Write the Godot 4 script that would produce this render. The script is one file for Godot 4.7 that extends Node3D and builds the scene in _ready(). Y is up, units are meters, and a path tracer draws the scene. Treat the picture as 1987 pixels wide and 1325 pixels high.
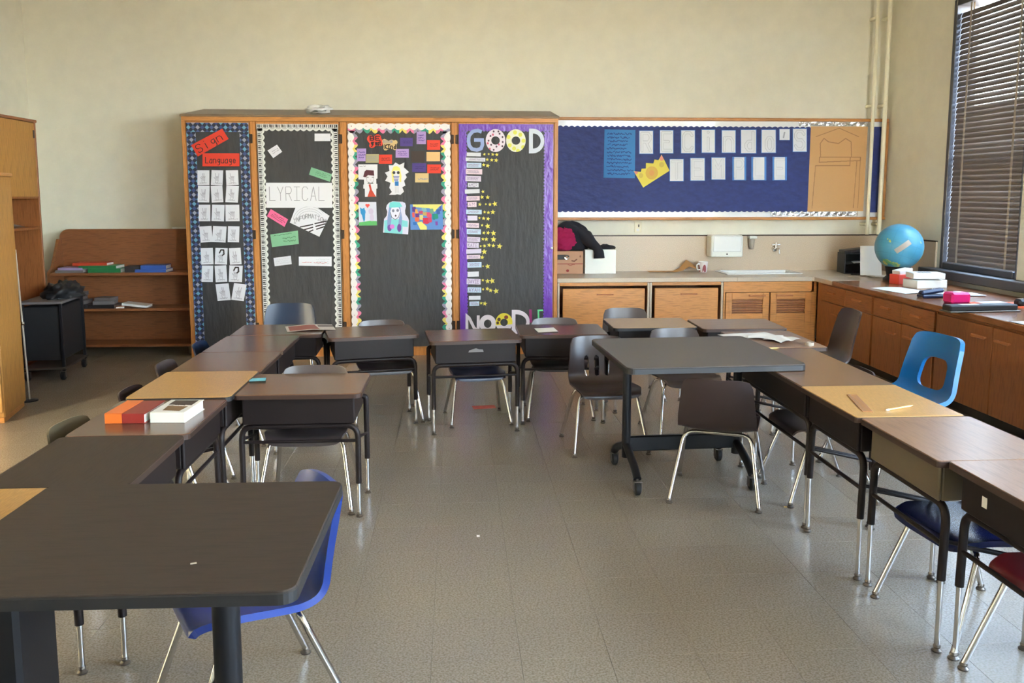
extends Node3D
# A classroom: desks in a horseshoe, paper-covered wardrobe cabinets, navy display board, counters and blinds.

# ---------------------------------------------------------------- colours of printed and plain paper
const INK := Color8(45, 32, 30)
const GREY := Color8(150, 148, 152)
const LGREY := Color8(190, 188, 192)
const SOFT := Color8(150, 130, 160)
const REDINK := Color8(205, 90, 95)
const DKRED := Color8(120, 35, 25)
const DKGREEN := Color8(60, 95, 70)
const DKPURPLE := Color8(50, 38, 95)
const DKBLUE := Color8(40, 70, 130)
const PAPER := Color8(226, 224, 228)
const PALE := Color8(216, 216, 222)
const RED := Color8(222, 62, 42)
const GREEN := Color8(128, 182, 142)
const PINK := Color8(240, 105, 150)
const TAN := Color8(206, 178, 124)
const TAN2 := Color8(222, 180, 122)
const OLIVE := Color8(172, 162, 122)
const PURPLE := Color8(78, 58, 130)
const LILAC := Color8(172, 142, 198)
const BROWNC := Color8(66, 52, 44)
const PBLUE := Color8(188, 208, 226)
const PPINK := Color8(226, 202, 212)
const PLIL := Color8(212, 200, 218)
const BLUE := Color8(62, 128, 190)

class MB:
	var v := PackedVector3Array()
	var n := PackedVector3Array()
	var u := PackedVector2Array()

	func tri(a: Vector3, b: Vector3, c: Vector3, na: Vector3, nb: Vector3, nc: Vector3, ua := Vector2.ZERO, ub := Vector2.ZERO, uc := Vector2.ZERO) -> void:
		if (b - a).cross(c - a).dot(na + nb + nc) > 0.0:
			v.append(a); v.append(c); v.append(b)
			n.append(na); n.append(nc); n.append(nb)
			u.append(ua); u.append(uc); u.append(ub)
		else:
			v.append(a); v.append(b); v.append(c)
			n.append(na); n.append(nb); n.append(nc)
			u.append(ua); u.append(ub); u.append(uc)

	func quad(a: Vector3, b: Vector3, c: Vector3, d: Vector3, nn: Vector3) -> void:
		tri(a, b, c, nn, nn, nn)
		tri(a, c, d, nn, nn, nn)

	func quad_uv(a: Vector3, b: Vector3, c: Vector3, d: Vector3, nn: Vector3, ua: Vector2, ub: Vector2, uc: Vector2, ud: Vector2) -> void:
		tri(a, b, c, nn, nn, nn, ua, ub, uc)
		tri(a, c, d, nn, nn, nn, ua, uc, ud)

	func box(c: Vector3, s: Vector3, bev := 0.0, bs := Basis.IDENTITY) -> MB:
		var h := s * 0.5
		var b := minf(bev, minf(h.x, minf(h.y, h.z)) * 0.9)
		for a in 3:
			var p := (a + 1) % 3
			var q := (a + 2) % 3
			for sg in [-1.0, 1.0]:
				var nn := Vector3.ZERO
				nn[a] = sg
				var k := []
				for t in [[-1, -1], [1, -1], [1, 1], [-1, 1]]:
					var w := Vector3.ZERO
					w[a] = sg * h[a]
					w[p] = t[0] * (h[p] - b)
					w[q] = t[1] * (h[q] - b)
					k.append(c + bs * w)
				quad(k[0], k[1], k[2], k[3], bs * nn)
				if b > 0.0:
					for sp in [-1.0, 1.0]:
						# chamfer between the faces a and p
						var e := []
						for tq in [-1.0, 1.0]:
							var w1 := Vector3.ZERO
							w1[a] = sg * h[a]
							w1[p] = sp * (h[p] - b)
							w1[q] = tq * (h[q] - b)
							var w2 := Vector3.ZERO
							w2[a] = sg * (h[a] - b)
							w2[p] = sp * h[p]
							w2[q] = tq * (h[q] - b)
							e.append(c + bs * w1)
							e.append(c + bs * w2)
						var ne := Vector3.ZERO
						ne[a] = sg
						ne[p] = sp
						quad(e[0], e[1], e[3], e[2], bs * ne.normalized())
						if a == 0:
							for sq in [-1.0, 1.0]:
								var nc := Vector3(sg, sp, sq).normalized()
								var c1 := Vector3(sg * h.x, sp * (h.y - b), sq * (h.z - b))
								var c2 := Vector3(sg * (h.x - b), sp * h.y, sq * (h.z - b))
								var c3 := Vector3(sg * (h.x - b), sp * (h.y - b), sq * h.z)
								tri(c + bs * c1, c + bs * c2, c + bs * c3, bs * nc, bs * nc, bs * nc)
		return self

	func tube(pts: Array, rad, sides := 10) -> MB:
		var m := pts.size()
		var rings := []
		var norms := []
		var side := Vector3.ZERO
		for i in m:
			var t: Vector3 = (pts[mini(i + 1, m - 1)] - pts[maxi(i - 1, 0)]).normalized()
			if i == 0:
				side = t.cross(Vector3.UP if absf(t.y) < 0.9 else Vector3.RIGHT).normalized()
			side = (side - t * side.dot(t)).normalized()
			var up := t.cross(side)
			var r: float = rad[i] if rad is Array else rad
			var ring := []
			var nr := []
			for k in sides:
				var a := TAU * k / sides
				var d := side * cos(a) + up * sin(a)
				ring.append(pts[i] + d * r)
				nr.append(d)
			rings.append(ring)
			norms.append(nr)
		for i in m - 1:
			for k in sides:
				var j := (k + 1) % sides
				tri(rings[i][k], rings[i][j], rings[i + 1][j], norms[i][k], norms[i][j], norms[i + 1][j])
				tri(rings[i][k], rings[i + 1][j], rings[i + 1][k], norms[i][k], norms[i + 1][j], norms[i + 1][k])
		for e in [0, m - 1]:
			var t: Vector3 = (pts[0] - pts[1]).normalized() if e == 0 else (pts[m - 1] - pts[m - 2]).normalized()
			for k in sides:
				tri(pts[e], rings[e][k], rings[e][(k + 1) % sides], t, t, t)
		return self

	# profile of (radius, height) turned round the local y axis
	func lathe(prof: Array, sides := 16, at := Vector3.ZERO, bs := Basis.IDENTITY) -> MB:
		for i in prof.size() - 1:
			var p: Vector2 = prof[i]
			var q: Vector2 = prof[i + 1]
			var d := (q - p).normalized()
			for k in sides:
				var a := TAU * k / sides
				var b := TAU * (k + 1) / sides
				var ca := Vector3(cos(a), 0, sin(a))
				var cb := Vector3(cos(b), 0, sin(b))
				var na := bs * (ca * d.y - Vector3.UP * d.x)
				var nb := bs * (cb * d.y - Vector3.UP * d.x)
				var w := [ca * p.x + Vector3.UP * p.y, cb * p.x + Vector3.UP * p.y, cb * q.x + Vector3.UP * q.y, ca * q.x + Vector3.UP * q.y]
				for z in 4:
					w[z] = at + bs * w[z]
				var f0 := float(k) / sides
				var f1 := float(k + 1) / sides
				var v0 := float(i) / (prof.size() - 1)
				var v1 := float(i + 1) / (prof.size() - 1)
				tri(w[0], w[1], w[2], na, nb, nb, Vector2(f0, v0), Vector2(f1, v0), Vector2(f1, v1))
				tri(w[0], w[2], w[3], na, nb, na, Vector2(f0, v0), Vector2(f1, v1), Vector2(f0, v1))
		return self

	# outline in x and y pushed from z0 to z1, then placed by xf
	func slab(o: PackedVector2Array, z0: float, z1: float, xf := Transform3D.IDENTITY, uv := PackedVector2Array(), bev := 0.0) -> MB:
		var ids := Geometry2D.triangulate_polygon(o)
		var area := 0.0
		for i in o.size():
			area += o[i].cross(o[(i + 1) % o.size()])
		var has := uv.size() == o.size()
		var ins := PackedVector2Array()
		for i in o.size():
			var e0 := (o[i] - o[i - 1]).normalized()
			var e1 := (o[(i + 1) % o.size()] - o[i]).normalized()
			var nr := (Vector2(e0.y, -e0.x) + Vector2(e1.y, -e1.x)).normalized() * signf(area)
			ins.append(o[i] - nr * bev)
		for f in 2:
			var zz := z1 if f else z0
			var nn := xf.basis * Vector3(0, 0, 1 if z1 > z0 else -1) * (1.0 if f else -1.0)
			var src := ins if f else o
			for i in range(0, ids.size(), 3):
				var a := ids[i]
				var b := ids[i + 1]
				var c := ids[i + 2]
				tri(xf * Vector3(src[a].x, src[a].y, zz), xf * Vector3(src[b].x, src[b].y, zz), xf * Vector3(src[c].x, src[c].y, zz), nn, nn, nn, uv[a] if has else Vector2.ZERO, uv[b] if has else Vector2.ZERO, uv[c] if has else Vector2.ZERO)
		var zb := z1 - bev * signf(z1 - z0)
		for i in o.size():
			var j := (i + 1) % o.size()
			var e := (o[j] - o[i]).normalized()
			var nn := xf.basis * Vector3(e.y, -e.x, 0) * signf(area)
			var ua := uv[i] if has else Vector2.ZERO
			var ub := uv[j] if has else Vector2.ZERO
			quad_uv(xf * Vector3(o[i].x, o[i].y, z0), xf * Vector3(o[j].x, o[j].y, z0), xf * Vector3(o[j].x, o[j].y, zb), xf * Vector3(o[i].x, o[i].y, zb), nn, ua, ub, ub, ua)
			if bev > 0.0:
				var nb := (nn + xf.basis * Vector3(0, 0, signf(z1 - z0))).normalized()
				quad_uv(xf * Vector3(o[i].x, o[i].y, zb), xf * Vector3(o[j].x, o[j].y, zb), xf * Vector3(ins[j].x, ins[j].y, z1), xf * Vector3(ins[i].x, ins[i].y, z1), nb, ua, ub, ub, ua)
		return self

	# a ribbon between two rows of points, z0 to z1 thick, with texture coordinates along and across it
	func pairs(p: PackedVector2Array, q: PackedVector2Array, z0: float, z1: float, closed := false, per := 1.0, xf := Transform3D.IDENTITY, box_uv := Rect2()) -> MB:
		var m := p.size()
		var along := 0.0
		for i in (m if closed else m - 1):
			var j := (i + 1) % m
			var step := ((p[j] + q[j]) * 0.5 - (p[i] + q[i]) * 0.5).length()
			var t := [Vector2(along / per, 0), Vector2((along + step) / per, 0), Vector2((along + step) / per, 1), Vector2(along / per, 1)]
			along += step
			var k := [p[i], p[j], q[j], q[i]]
			if box_uv.size.x > 0.0:
				for z in 4:
					t[z] = box_uv.position + Vector2(k[z].x, -k[z].y) * box_uv.size
			var f := []
			var g := []
			for z in 4:
				f.append(xf * Vector3(k[z].x, k[z].y, z1))
				g.append(xf * Vector3(k[z].x, k[z].y, z0))
			quad_uv(f[0], f[1], f[2], f[3], xf.basis * Vector3(0, 0, 1), t[0], t[1], t[2], t[3])
			quad_uv(g[0], g[1], g[2], g[3], xf.basis * Vector3(0, 0, -1), t[0], t[1], t[2], t[3])
			var mid: Vector3 = (f[0] + f[1] + f[2] + f[3]) * 0.25
			for e in [[0, 1], [2, 3]]:
				var dd: Vector3 = (f[e[1]] - f[e[0]]).cross(xf.basis * Vector3(0, 0, 1)).normalized()
				if dd.dot(f[e[0]] - mid) < 0.0:
					dd = -dd
				quad_uv(f[e[0]], f[e[1]], g[e[1]], g[e[0]], dd, t[e[0]], t[e[1]], t[e[1]], t[e[0]])
			if not closed and (i == 0 or i == m - 2):
				var e2 := [0, 3] if i == 0 else [1, 2]
				var d2: Vector3 = (f[e2[1]] - f[e2[0]]).cross(xf.basis * Vector3(0, 0, 1)).normalized()
				if d2.dot(f[e2[0]] - mid) < 0.0:
					d2 = -d2
				quad(f[e2[0]], f[e2[1]], g[e2[1]], g[e2[0]], d2)
		return self

	# a surface given by a grid of points, with smooth normals; closed_u joins the ends of each row
	func grid(g: Array, closed_u := false, flip := false) -> MB:
		var nr := g.size()
		var nc: int = g[0].size()
		var nn := []
		for i in nr:
			var row := []
			for j in nc:
				var jm := (j - 1 + nc) % nc if closed_u else maxi(j - 1, 0)
				var jp := (j + 1) % nc if closed_u else mini(j + 1, nc - 1)
				var d: Vector3 = (g[i][jp] - g[i][jm]).cross(g[mini(i + 1, nr - 1)][j] - g[maxi(i - 1, 0)][j])
				row.append((-d if flip else d).normalized())
			nn.append(row)
		for i in nr - 1:
			for j in (nc if closed_u else nc - 1):
				var k := (j + 1) % nc
				var us := [Vector2(float(j) / nc, float(i) / (nr - 1)), Vector2(float(j + 1) / nc, float(i) / (nr - 1)), Vector2(float(j + 1) / nc, float(i + 1) / (nr - 1)), Vector2(float(j) / nc, float(i + 1) / (nr - 1))]
				tri(g[i][j], g[i][k], g[i + 1][k], nn[i][j], nn[i][k], nn[i + 1][k], us[0], us[1], us[2])
				tri(g[i][j], g[i + 1][k], g[i + 1][j], nn[i][j], nn[i + 1][k], nn[i + 1][j], us[0], us[2], us[3])
		return self

	func done() -> ArrayMesh:
		var a := []
		a.resize(Mesh.ARRAY_MAX)
		a[Mesh.ARRAY_VERTEX] = v
		a[Mesh.ARRAY_NORMAL] = n
		a[Mesh.ARRAY_TEX_UV] = u
		var m := ArrayMesh.new()
		m.add_surface_from_arrays(Mesh.PRIMITIVE_TRIANGLES, a)
		return m

# ---------------------------------------------------------------- nodes
var taken := {}
var M := {}
var rng := RandomNumberGenerator.new()

func numbered(called: String) -> String:
	if not taken.has(called):
		taken[called] = 0
		return called
	taken[called] += 1
	return "%s_%03d" % [called, taken[called]]

func tag(o: Node3D, label: String, category: String, group := "") -> Node3D:
	o.set_meta("label", label)
	o.set_meta("category", category)
	if group != "":
		o.set_meta("group", group)
	return o

func thing(called: String, label: String, category: String, at := Vector3.ZERO, turn := 0.0, group := "") -> Node3D:
	var o := Node3D.new()
	o.name = numbered(called)
	add_child(o)
	o.position = at
	o.rotation.y = turn
	return tag(o, label, category, group)

func part(called: String, mesh: Mesh, mat: Material, parent: Node3D, at := Vector3.ZERO) -> MeshInstance3D:
	var o := MeshInstance3D.new()
	o.name = called
	o.mesh = mesh
	o.material_override = mat
	o.cast_shadow = GeometryInstance3D.SHADOW_CASTING_SETTING_ON
	o.position = at
	parent.add_child(o, true)
	return o

func single(called: String, mesh: Mesh, mat: Material, label: String, category: String, group := "") -> MeshInstance3D:
	var o := part(numbered(called), mesh, mat, self)
	tag(o, label, category, group)
	return o

func struct(called: String, mesh: Mesh, mat: Material) -> MeshInstance3D:
	var o := part(called, mesh, mat, self)
	o.set_meta("kind", "structure")
	return o

func again(o: Node3D, label: String, at: Vector3, turn: float, group := "") -> Node3D:
	var c: Node3D = o.duplicate()
	c.name = numbered(str(o.name).rstrip("0123456789").trim_suffix("_"))
	add_child(c)
	c.position = at
	c.rotation.y = turn
	return tag(c, label, o.get_meta("category"), group)

# ---------------------------------------------------------------- materials
func rgb(r: int, g: int, b: int) -> Color:
	return Color8(r, g, b)

func noise_tex(seed_: int, freq: float, lo: float, hi: float, octaves := 4, size := 512, ramp = null) -> NoiseTexture2D:
	var f := FastNoiseLite.new()
	f.noise_type = FastNoiseLite.TYPE_SIMPLEX_SMOOTH
	f.seed = seed_
	f.frequency = freq
	f.fractal_octaves = octaves
	var t := NoiseTexture2D.new()
	t.width = size
	t.height = size
	t.seamless = true
	t.noise = f
	var g := Gradient.new()
	if ramp == null:
		g.set_color(0, Color(lo, lo, lo))
		g.set_color(1, Color(hi, hi, hi))
	else:
		g.offsets = ramp[0]
		g.colors = ramp[1]
	t.color_ramp = g
	return t

func bump_tex(seed_: int, freq: float, octaves := 4, size := 512) -> NoiseTexture2D:
	return noise_tex(seed_, freq, 0.0, 1.0, octaves, size)

func plain(c: Color, rough := 0.5, metal := 0.0, spec := 0.5) -> StandardMaterial3D:
	var m := StandardMaterial3D.new()
	m.albedo_color = c
	m.roughness = rough
	m.metallic = metal
	m.metallic_specular = spec
	return m

func tri_mat(c: Color, tex: Texture2D, scale: Vector3, rough := 0.5, world := false) -> StandardMaterial3D:
	var m := plain(c, rough)
	m.albedo_texture = tex
	m.uv1_triplanar = true
	m.uv1_world_triplanar = world
	m.uv1_triplanar_sharpness = 8.0
	m.uv1_scale = scale
	return m

func relief(m: StandardMaterial3D, tex: Texture2D, cm: float) -> StandardMaterial3D:
	m.heightmap_enabled = true
	m.heightmap_texture = tex
	m.heightmap_scale = cm
	return m

# ---------------------------------------------------------------- the sheet of prints
const AW := 2048
var atlas: Image
var ax := 2
var ay := 2
var arow := 0

func cell(w: int, h: int, c: Color) -> Rect2i:
	if ax + w + 4 > AW:
		ax = 2
		ay += arow + 4
		arow = 0
	var r := Rect2i(ax, ay, w, h)
	ax += w + 4
	arow = maxi(arow, h)
	atlas.fill_rect(Rect2i(r.position - Vector2i(2, 2), r.size + Vector2i(4, 4)), c)
	return r

func ln(r: Rect2i, a: Vector2, b: Vector2, c: Color, w: float) -> void:
	var rad := maxf(0.5, w * r.size.y * 0.5)
	var pa := Vector2(r.position) + a * Vector2(r.size)
	var pb := Vector2(r.position) + b * Vector2(r.size)
	var steps := maxi(1, int((pb - pa).length() / maxf(0.6, rad * 0.5)))
	for i in steps + 1:
		var p := pa.lerp(pb, float(i) / steps)
		for y in range(int(p.y - rad), int(p.y + rad) + 1):
			for x in range(int(p.x - rad), int(p.x + rad) + 1):
				if (Vector2(x + 0.5, y + 0.5) - p).length() <= rad + 0.3 and r.has_point(Vector2i(x, y)):
					atlas.set_pixel(x, y, c)

func pl(r: Rect2i, flat: Array, c: Color, w: float) -> void:
	for i in range(0, flat.size() - 2, 2):
		ln(r, Vector2(flat[i], flat[i + 1]), Vector2(flat[i + 2], flat[i + 3]), c, w)

func ell(r: Rect2i, cx: float, cy: float, rx: float, ry: float, c: Color) -> void:
	for y in range(int((cy - ry) * r.size.y), int((cy + ry) * r.size.y) + 1):
		for x in range(int((cx - rx) * r.size.x), int((cx + rx) * r.size.x) + 1):
			var d := Vector2((float(x) / r.size.x - cx) / rx, (float(y) / r.size.y - cy) / ry)
			if d.length() <= 1.0 and x >= 0 and y >= 0 and x < r.size.x and y < r.size.y:
				atlas.set_pixel(r.position.x + x, r.position.y + y, c)

func fill(r: Rect2i, flat: Array, c: Color) -> void:
	var o := PackedVector2Array()
	for i in range(0, flat.size(), 2):
		o.append(Vector2(flat[i] * r.size.x, flat[i + 1] * r.size.y))
	for y in r.size.y:
		for x in r.size.x:
			if Geometry2D.is_point_in_polygon(Vector2(x + 0.5, y + 0.5), o):
				atlas.set_pixel(r.position.x + x, r.position.y + y, c)

# strokes of the letters on a grid of 4 by 6
const FONT := {
	"A": "06 20 46|14 34", "B": "00 06 36 45 44 33 03|00 30 41 42 33", "C": "41 30 10 01 05 16 36 45", "D": "00 06 26 44 42 20 00", "E": "40 00 06 46|03 33", "F": "40 00 06|03 33",
	"G": "41 30 10 01 05 16 36 45 43 23", "H": "00 06|40 46|03 43", "I": "00 40|20 26|06 46", "K": "00 06|40 03 46", "L": "00 06 46", "M": "06 00 23 40 46", "N": "06 00 46 40",
	"O": "10 01 05 16 36 45 41 30 10", "P": "06 00 30 41 42 33 03", "R": "06 00 30 41 42 33 03|23 46", "S": "41 30 10 01 02 13 33 44 45 36 16 05", "T": "00 40|20 26",
	"V": "00 26 40", "Y": "00 23 40|23 26", "a": "42 22 13 05 16 36 45|42 46", "b": "00 06|03 23 34 35 26 06", "d": "40 46|43 23 14 15 26 46", "e": "14 44 43 32 22 13 15 26 36 45", "g": "42 22 13 14 25 35 43|42 47 38 18",
	"i": "22 26|20 20", "l": "20 26", "n": "02 06|03 12 32 43 46", "o": "22 13 15 26 36 45 43 32 22", "r": "02 06|03 22 32", "s": "42 22 13 34 45 36 06", "t": "20 25 36|02 42", "u": "02 05 16 36 45|42 46", "'": "20 12",
	"!": "20 24|26 26"}

func glyph(r: Rect2i, ch: String, x: float, y: float, w: float, h: float, c: Color, wd: float) -> void:
	if not FONT.has(ch):
		return
	for s in FONT[ch].split("|"):
		var p: PackedStringArray = s.split(" ")
		for i in maxi(1, p.size() - 1):
			var a := Vector2(x + w * int(p[i][0]) / 4.0, y + h * int(p[i][1]) / 6.0)
			var e: String = p[mini(i + 1, p.size() - 1)]
			ln(r, a, Vector2(x + w * int(e[0]) / 4.0, y + h * int(e[1]) / 6.0), c, wd)

func write(r: Rect2i, s: String, x: float, y: float, h: float, c: Color, wd: float, x1 := 0.92) -> void:
	var adv := (x1 - x) / s.length()
	for i in s.length():
		glyph(r, s[i], x + adv * i, y, adv * 0.68, h, c, wd)

# handwriting too small to read
func scrawl(r: Rect2i, x: float, y: float, x1: float, h: float, rows: int, c: Color, wd: float) -> void:
	for k in rows:
		var yy := y + h * (k + 0.5) / rows
		var amp := h / rows * 0.28
		var px := x + rng.randf() * 0.05
		var end := x1 - rng.randf() * 0.2
		var last := Vector2(px, yy)
		while px < end:
			px += 0.012 + rng.randf() * 0.02
			var q := Vector2(px, yy + rng.randf_range(-amp, amp))
			if rng.randf() > 0.16:
				ln(r, last, q, c, wd)
			last = q

func text_cell(w: int, h: int, c: Color, lines: Array) -> Rect2i:
	var r := cell(w, h, c)
	for l in lines:
		if l[0].begins_with("~"):
			scrawl(r, l[1], l[2], 0.93, l[3], 12 if l[0] == "~~" else maxi(1, int(l[3] * 5)), l[5], l[4] * 1.6)
		else:
			write(r, l[0], l[1], l[2], l[3], l[5], l[4] * 2.6)
	return r

func letter_cell(ch: String, tone: float, edge := 3) -> Rect2i:
	var r := cell(84, 132, rgb(78, 132, 204))
	atlas.fill_rect(Rect2i(r.position + Vector2i(edge, 3), r.size - Vector2i(edge * 2, 6)), rgb(228, 228, 230))
	var g := Color(tone * 0.88, tone * 0.88, tone * 0.9)
	var low := ch in ["n", "o"]
	var y := 0.06 if low else 0.12
	var h := 0.84 if low else 0.74
	if ch == "'":
		glyph(r, ch, 0.3, 0.3, 0.4, 1.4, g, 0.08)
		return r
	glyph(r, ch, 0.2, y, 0.58, h, g, 0.11)
	glyph(r, ch, 0.2, y, 0.58, h, rgb(226, 226, 228), 0.088)
	return r

func hand_cell(k: int) -> Rect2i:
	var r := cell(60, 78, rgb(222, 221, 226))
	rng.seed = 50 + k
	var c := rgb(172, 168, 176)
	ell(r, 0.5, 0.55, 0.15, 0.16, rgb(198, 195, 202))
	for f in 4:
		var up := rng.randf() > 0.45
		ln(r, Vector2(0.38 + f * 0.08, 0.5), Vector2(0.34 + f * 0.1, 0.22 if up else 0.42), c, 0.03)
	ln(r, Vector2(0.36, 0.6), Vector2(0.24, 0.48), c, 0.03)
	pl(r, [0.36, 0.66, 0.4, 0.85, 0.58, 0.85, 0.62, 0.66], c, 0.02)
	scrawl(r, 0.15, 0.82, 0.9, 0.1, 1, c, 0.02)
	if k in [13, 17]:
		pl(r, [0.35, 0.3, 0.45, 0.12, 0.68, 0.12, 0.72, 0.36, 0.6, 0.44], INK, 0.07)
	return r

func diamond_cell() -> Rect2i:
	var r := cell(200, 160, PAPER)
	for k in 3:
		var p := []
		for i in 13:
			var a := PI * (1.06 + i * 0.062)
			p.append(0.5 + cos(a) * (0.42 - k * 0.05))
			p.append(0.52 + sin(a) * (0.5 - k * 0.07))
		pl(r, p, LGREY, 0.012)
	var s := "INFORMATION"
	for i in s.length():
		glyph(r, s[i], 0.1 + i * 0.075, 0.42 - sin(PI * i / 10.0) * 0.16, 0.055, 0.13, GREY, 0.016)
	for k in 3:
		var y := 0.66 + k * 0.09
		ln(r, Vector2(0.26 + k * 0.09, y + 0.02), Vector2(0.57, y - 0.06), INK, 0.035)
		ln(r, Vector2(0.63 + k * 0.02, y - 0.09), Vector2(0.92 - k * 0.03, y - 0.17), INK, 0.035)
	return r

func girl_cell() -> Rect2i:
	var r := cell(132, 224, PAPER)
	fill(r, [0.62, 0.6, 0.68, 0.78, 0.9, 1.0, 0.45, 1.0, 0.58, 0.78, 0.52, 0.62], rgb(196, 66, 44))
	fill(r, [0.33, 0.22, 0.42, 0.17, 0.8, 0.19, 0.82, 0.35, 0.5, 0.33, 0.36, 0.4, 0.25, 0.38, 0.28, 0.32], rgb(82, 34, 44))
	pl(r, [0.42, 0.38, 0.44, 0.52, 0.62, 0.57, 0.78, 0.52, 0.8, 0.38], rgb(170, 150, 160), 0.008)
	ln(r, Vector2(0.42, 0.39), Vector2(0.52, 0.4), INK, 0.012)
	ln(r, Vector2(0.7, 0.4), Vector2(0.8, 0.39), INK, 0.012)
	ln(r, Vector2(0.6, 0.48), Vector2(0.65, 0.48), rgb(200, 140, 150), 0.012)
	fill(r, [0.46, 0.59, 0.5, 0.55, 0.63, 0.58, 0.74, 0.55, 0.78, 0.59, 0.63, 0.6], rgb(90, 90, 84))
	scrawl(r, 0.06, 0.03, 0.42, 0.06, 1, GREY, 0.012)
	return r

func blonde_cell() -> Rect2i:
	var r := cell(144, 198, PAPER)
	fill(r, [0.3, 0.6, 0.27, 0.3, 0.36, 0.13, 0.5, 0.11, 0.62, 0.17, 0.68, 0.4, 0.67, 0.6, 0.6, 0.6, 0.6, 0.25, 0.36, 0.25, 0.37, 0.62], rgb(232, 218, 120))
	ell(r, 0.37, 0.31, 0.06, 0.045, rgb(48, 44, 48))
	ell(r, 0.55, 0.31, 0.06, 0.045, rgb(48, 44, 48))
	for k in 4:
		ln(r, Vector2(0.35 + k * 0.015, 0.43 + k * 0.042), Vector2(0.58 - k * 0.015, 0.43 + k * 0.042), rgb(70, 84, 160), 0.02)
	fill(r, [0.4, 0.58, 0.56, 0.58, 0.56, 0.72, 0.4, 0.72], rgb(34, 110, 178))
	for x in [0.42, 0.48, 0.54]:
		ln(r, Vector2(x, 0.72), Vector2(x, 0.93), LGREY, 0.012)
	return r

func animals_cell() -> Rect2i:
	var r := cell(120, 156, rgb(214, 214, 226))
	fill(r, [0, 0.86, 0.3, 0.84, 0.6, 0.8, 1, 0.82, 1, 1, 0, 1], rgb(92, 178, 100))
	ell(r, 0.24, 0.42, 0.14, 0.14, rgb(38, 140, 200))
	fill(r, [0.1, 0.4, 0.08, 0.22, 0.2, 0.3, 0.32, 0.24, 0.36, 0.4], rgb(38, 140, 200))
	fill(r, [0.16, 0.5, 0.36, 0.5, 0.34, 0.75, 0.28, 0.86, 0.22, 0.7], rgb(38, 140, 200))
	ell(r, 0.68, 0.4, 0.14, 0.13, rgb(204, 190, 214))
	ell(r, 0.72, 0.66, 0.12, 0.16, rgb(208, 194, 216))
	ell(r, 0.45, 0.13, 0.07, 0.05, rgb(224, 70, 62))
	ell(r, 0.55, 0.13, 0.07, 0.05, rgb(224, 70, 62))
	fill(r, [0.39, 0.15, 0.61, 0.15, 0.5, 0.26], rgb(224, 70, 62))
	return r

func teal_cell() -> Rect2i:
	var r := cell(160, 204, rgb(214, 210, 226))
	fill(r, [0.05, 1.0, 0.05, 0.58, 0.3, 0.54, 0.6, 0.54, 0.95, 0.6, 0.95, 0.78, 0.75, 0.76, 0.74, 1.0], rgb(128, 208, 208))
	fill(r, [0.26, 0.12, 0.18, 0.5, 0.16, 0.8, 0.28, 0.84, 0.34, 0.5, 0.34, 0.14], rgb(128, 150, 196))
	fill(r, [0.66, 0.12, 0.74, 0.5, 0.7, 0.86, 0.57, 0.86, 0.62, 0.5, 0.62, 0.14], rgb(128, 150, 196))
	ell(r, 0.25, 0.8, 0.08, 0.1, rgb(110, 70, 150))
	ell(r, 0.62, 0.8, 0.08, 0.12, rgb(110, 70, 150))
	ell(r, 0.35, 0.76, 0.09, 0.07, rgb(214, 120, 206))
	ell(r, 0.48, 0.34, 0.19, 0.2, rgb(228, 224, 236))
	fill(r, [0.24, 0.17, 0.28, 0.04, 0.42, 0.01, 0.66, 0.03, 0.76, 0.16, 0.6, 0.18, 0.3, 0.19], rgb(112, 206, 206))
	ell(r, 0.4, 0.28, 0.05, 0.045, rgb(120, 118, 138))
	ell(r, 0.57, 0.27, 0.05, 0.045, rgb(120, 118, 138))
	ell(r, 0.49, 0.43, 0.03, 0.03, rgb(36, 26, 34))
	pl(r, [0.3, 0.34, 0.34, 0.48, 0.48, 0.55, 0.6, 0.48, 0.66, 0.34], rgb(70, 68, 84), 0.012)
	return r

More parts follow.
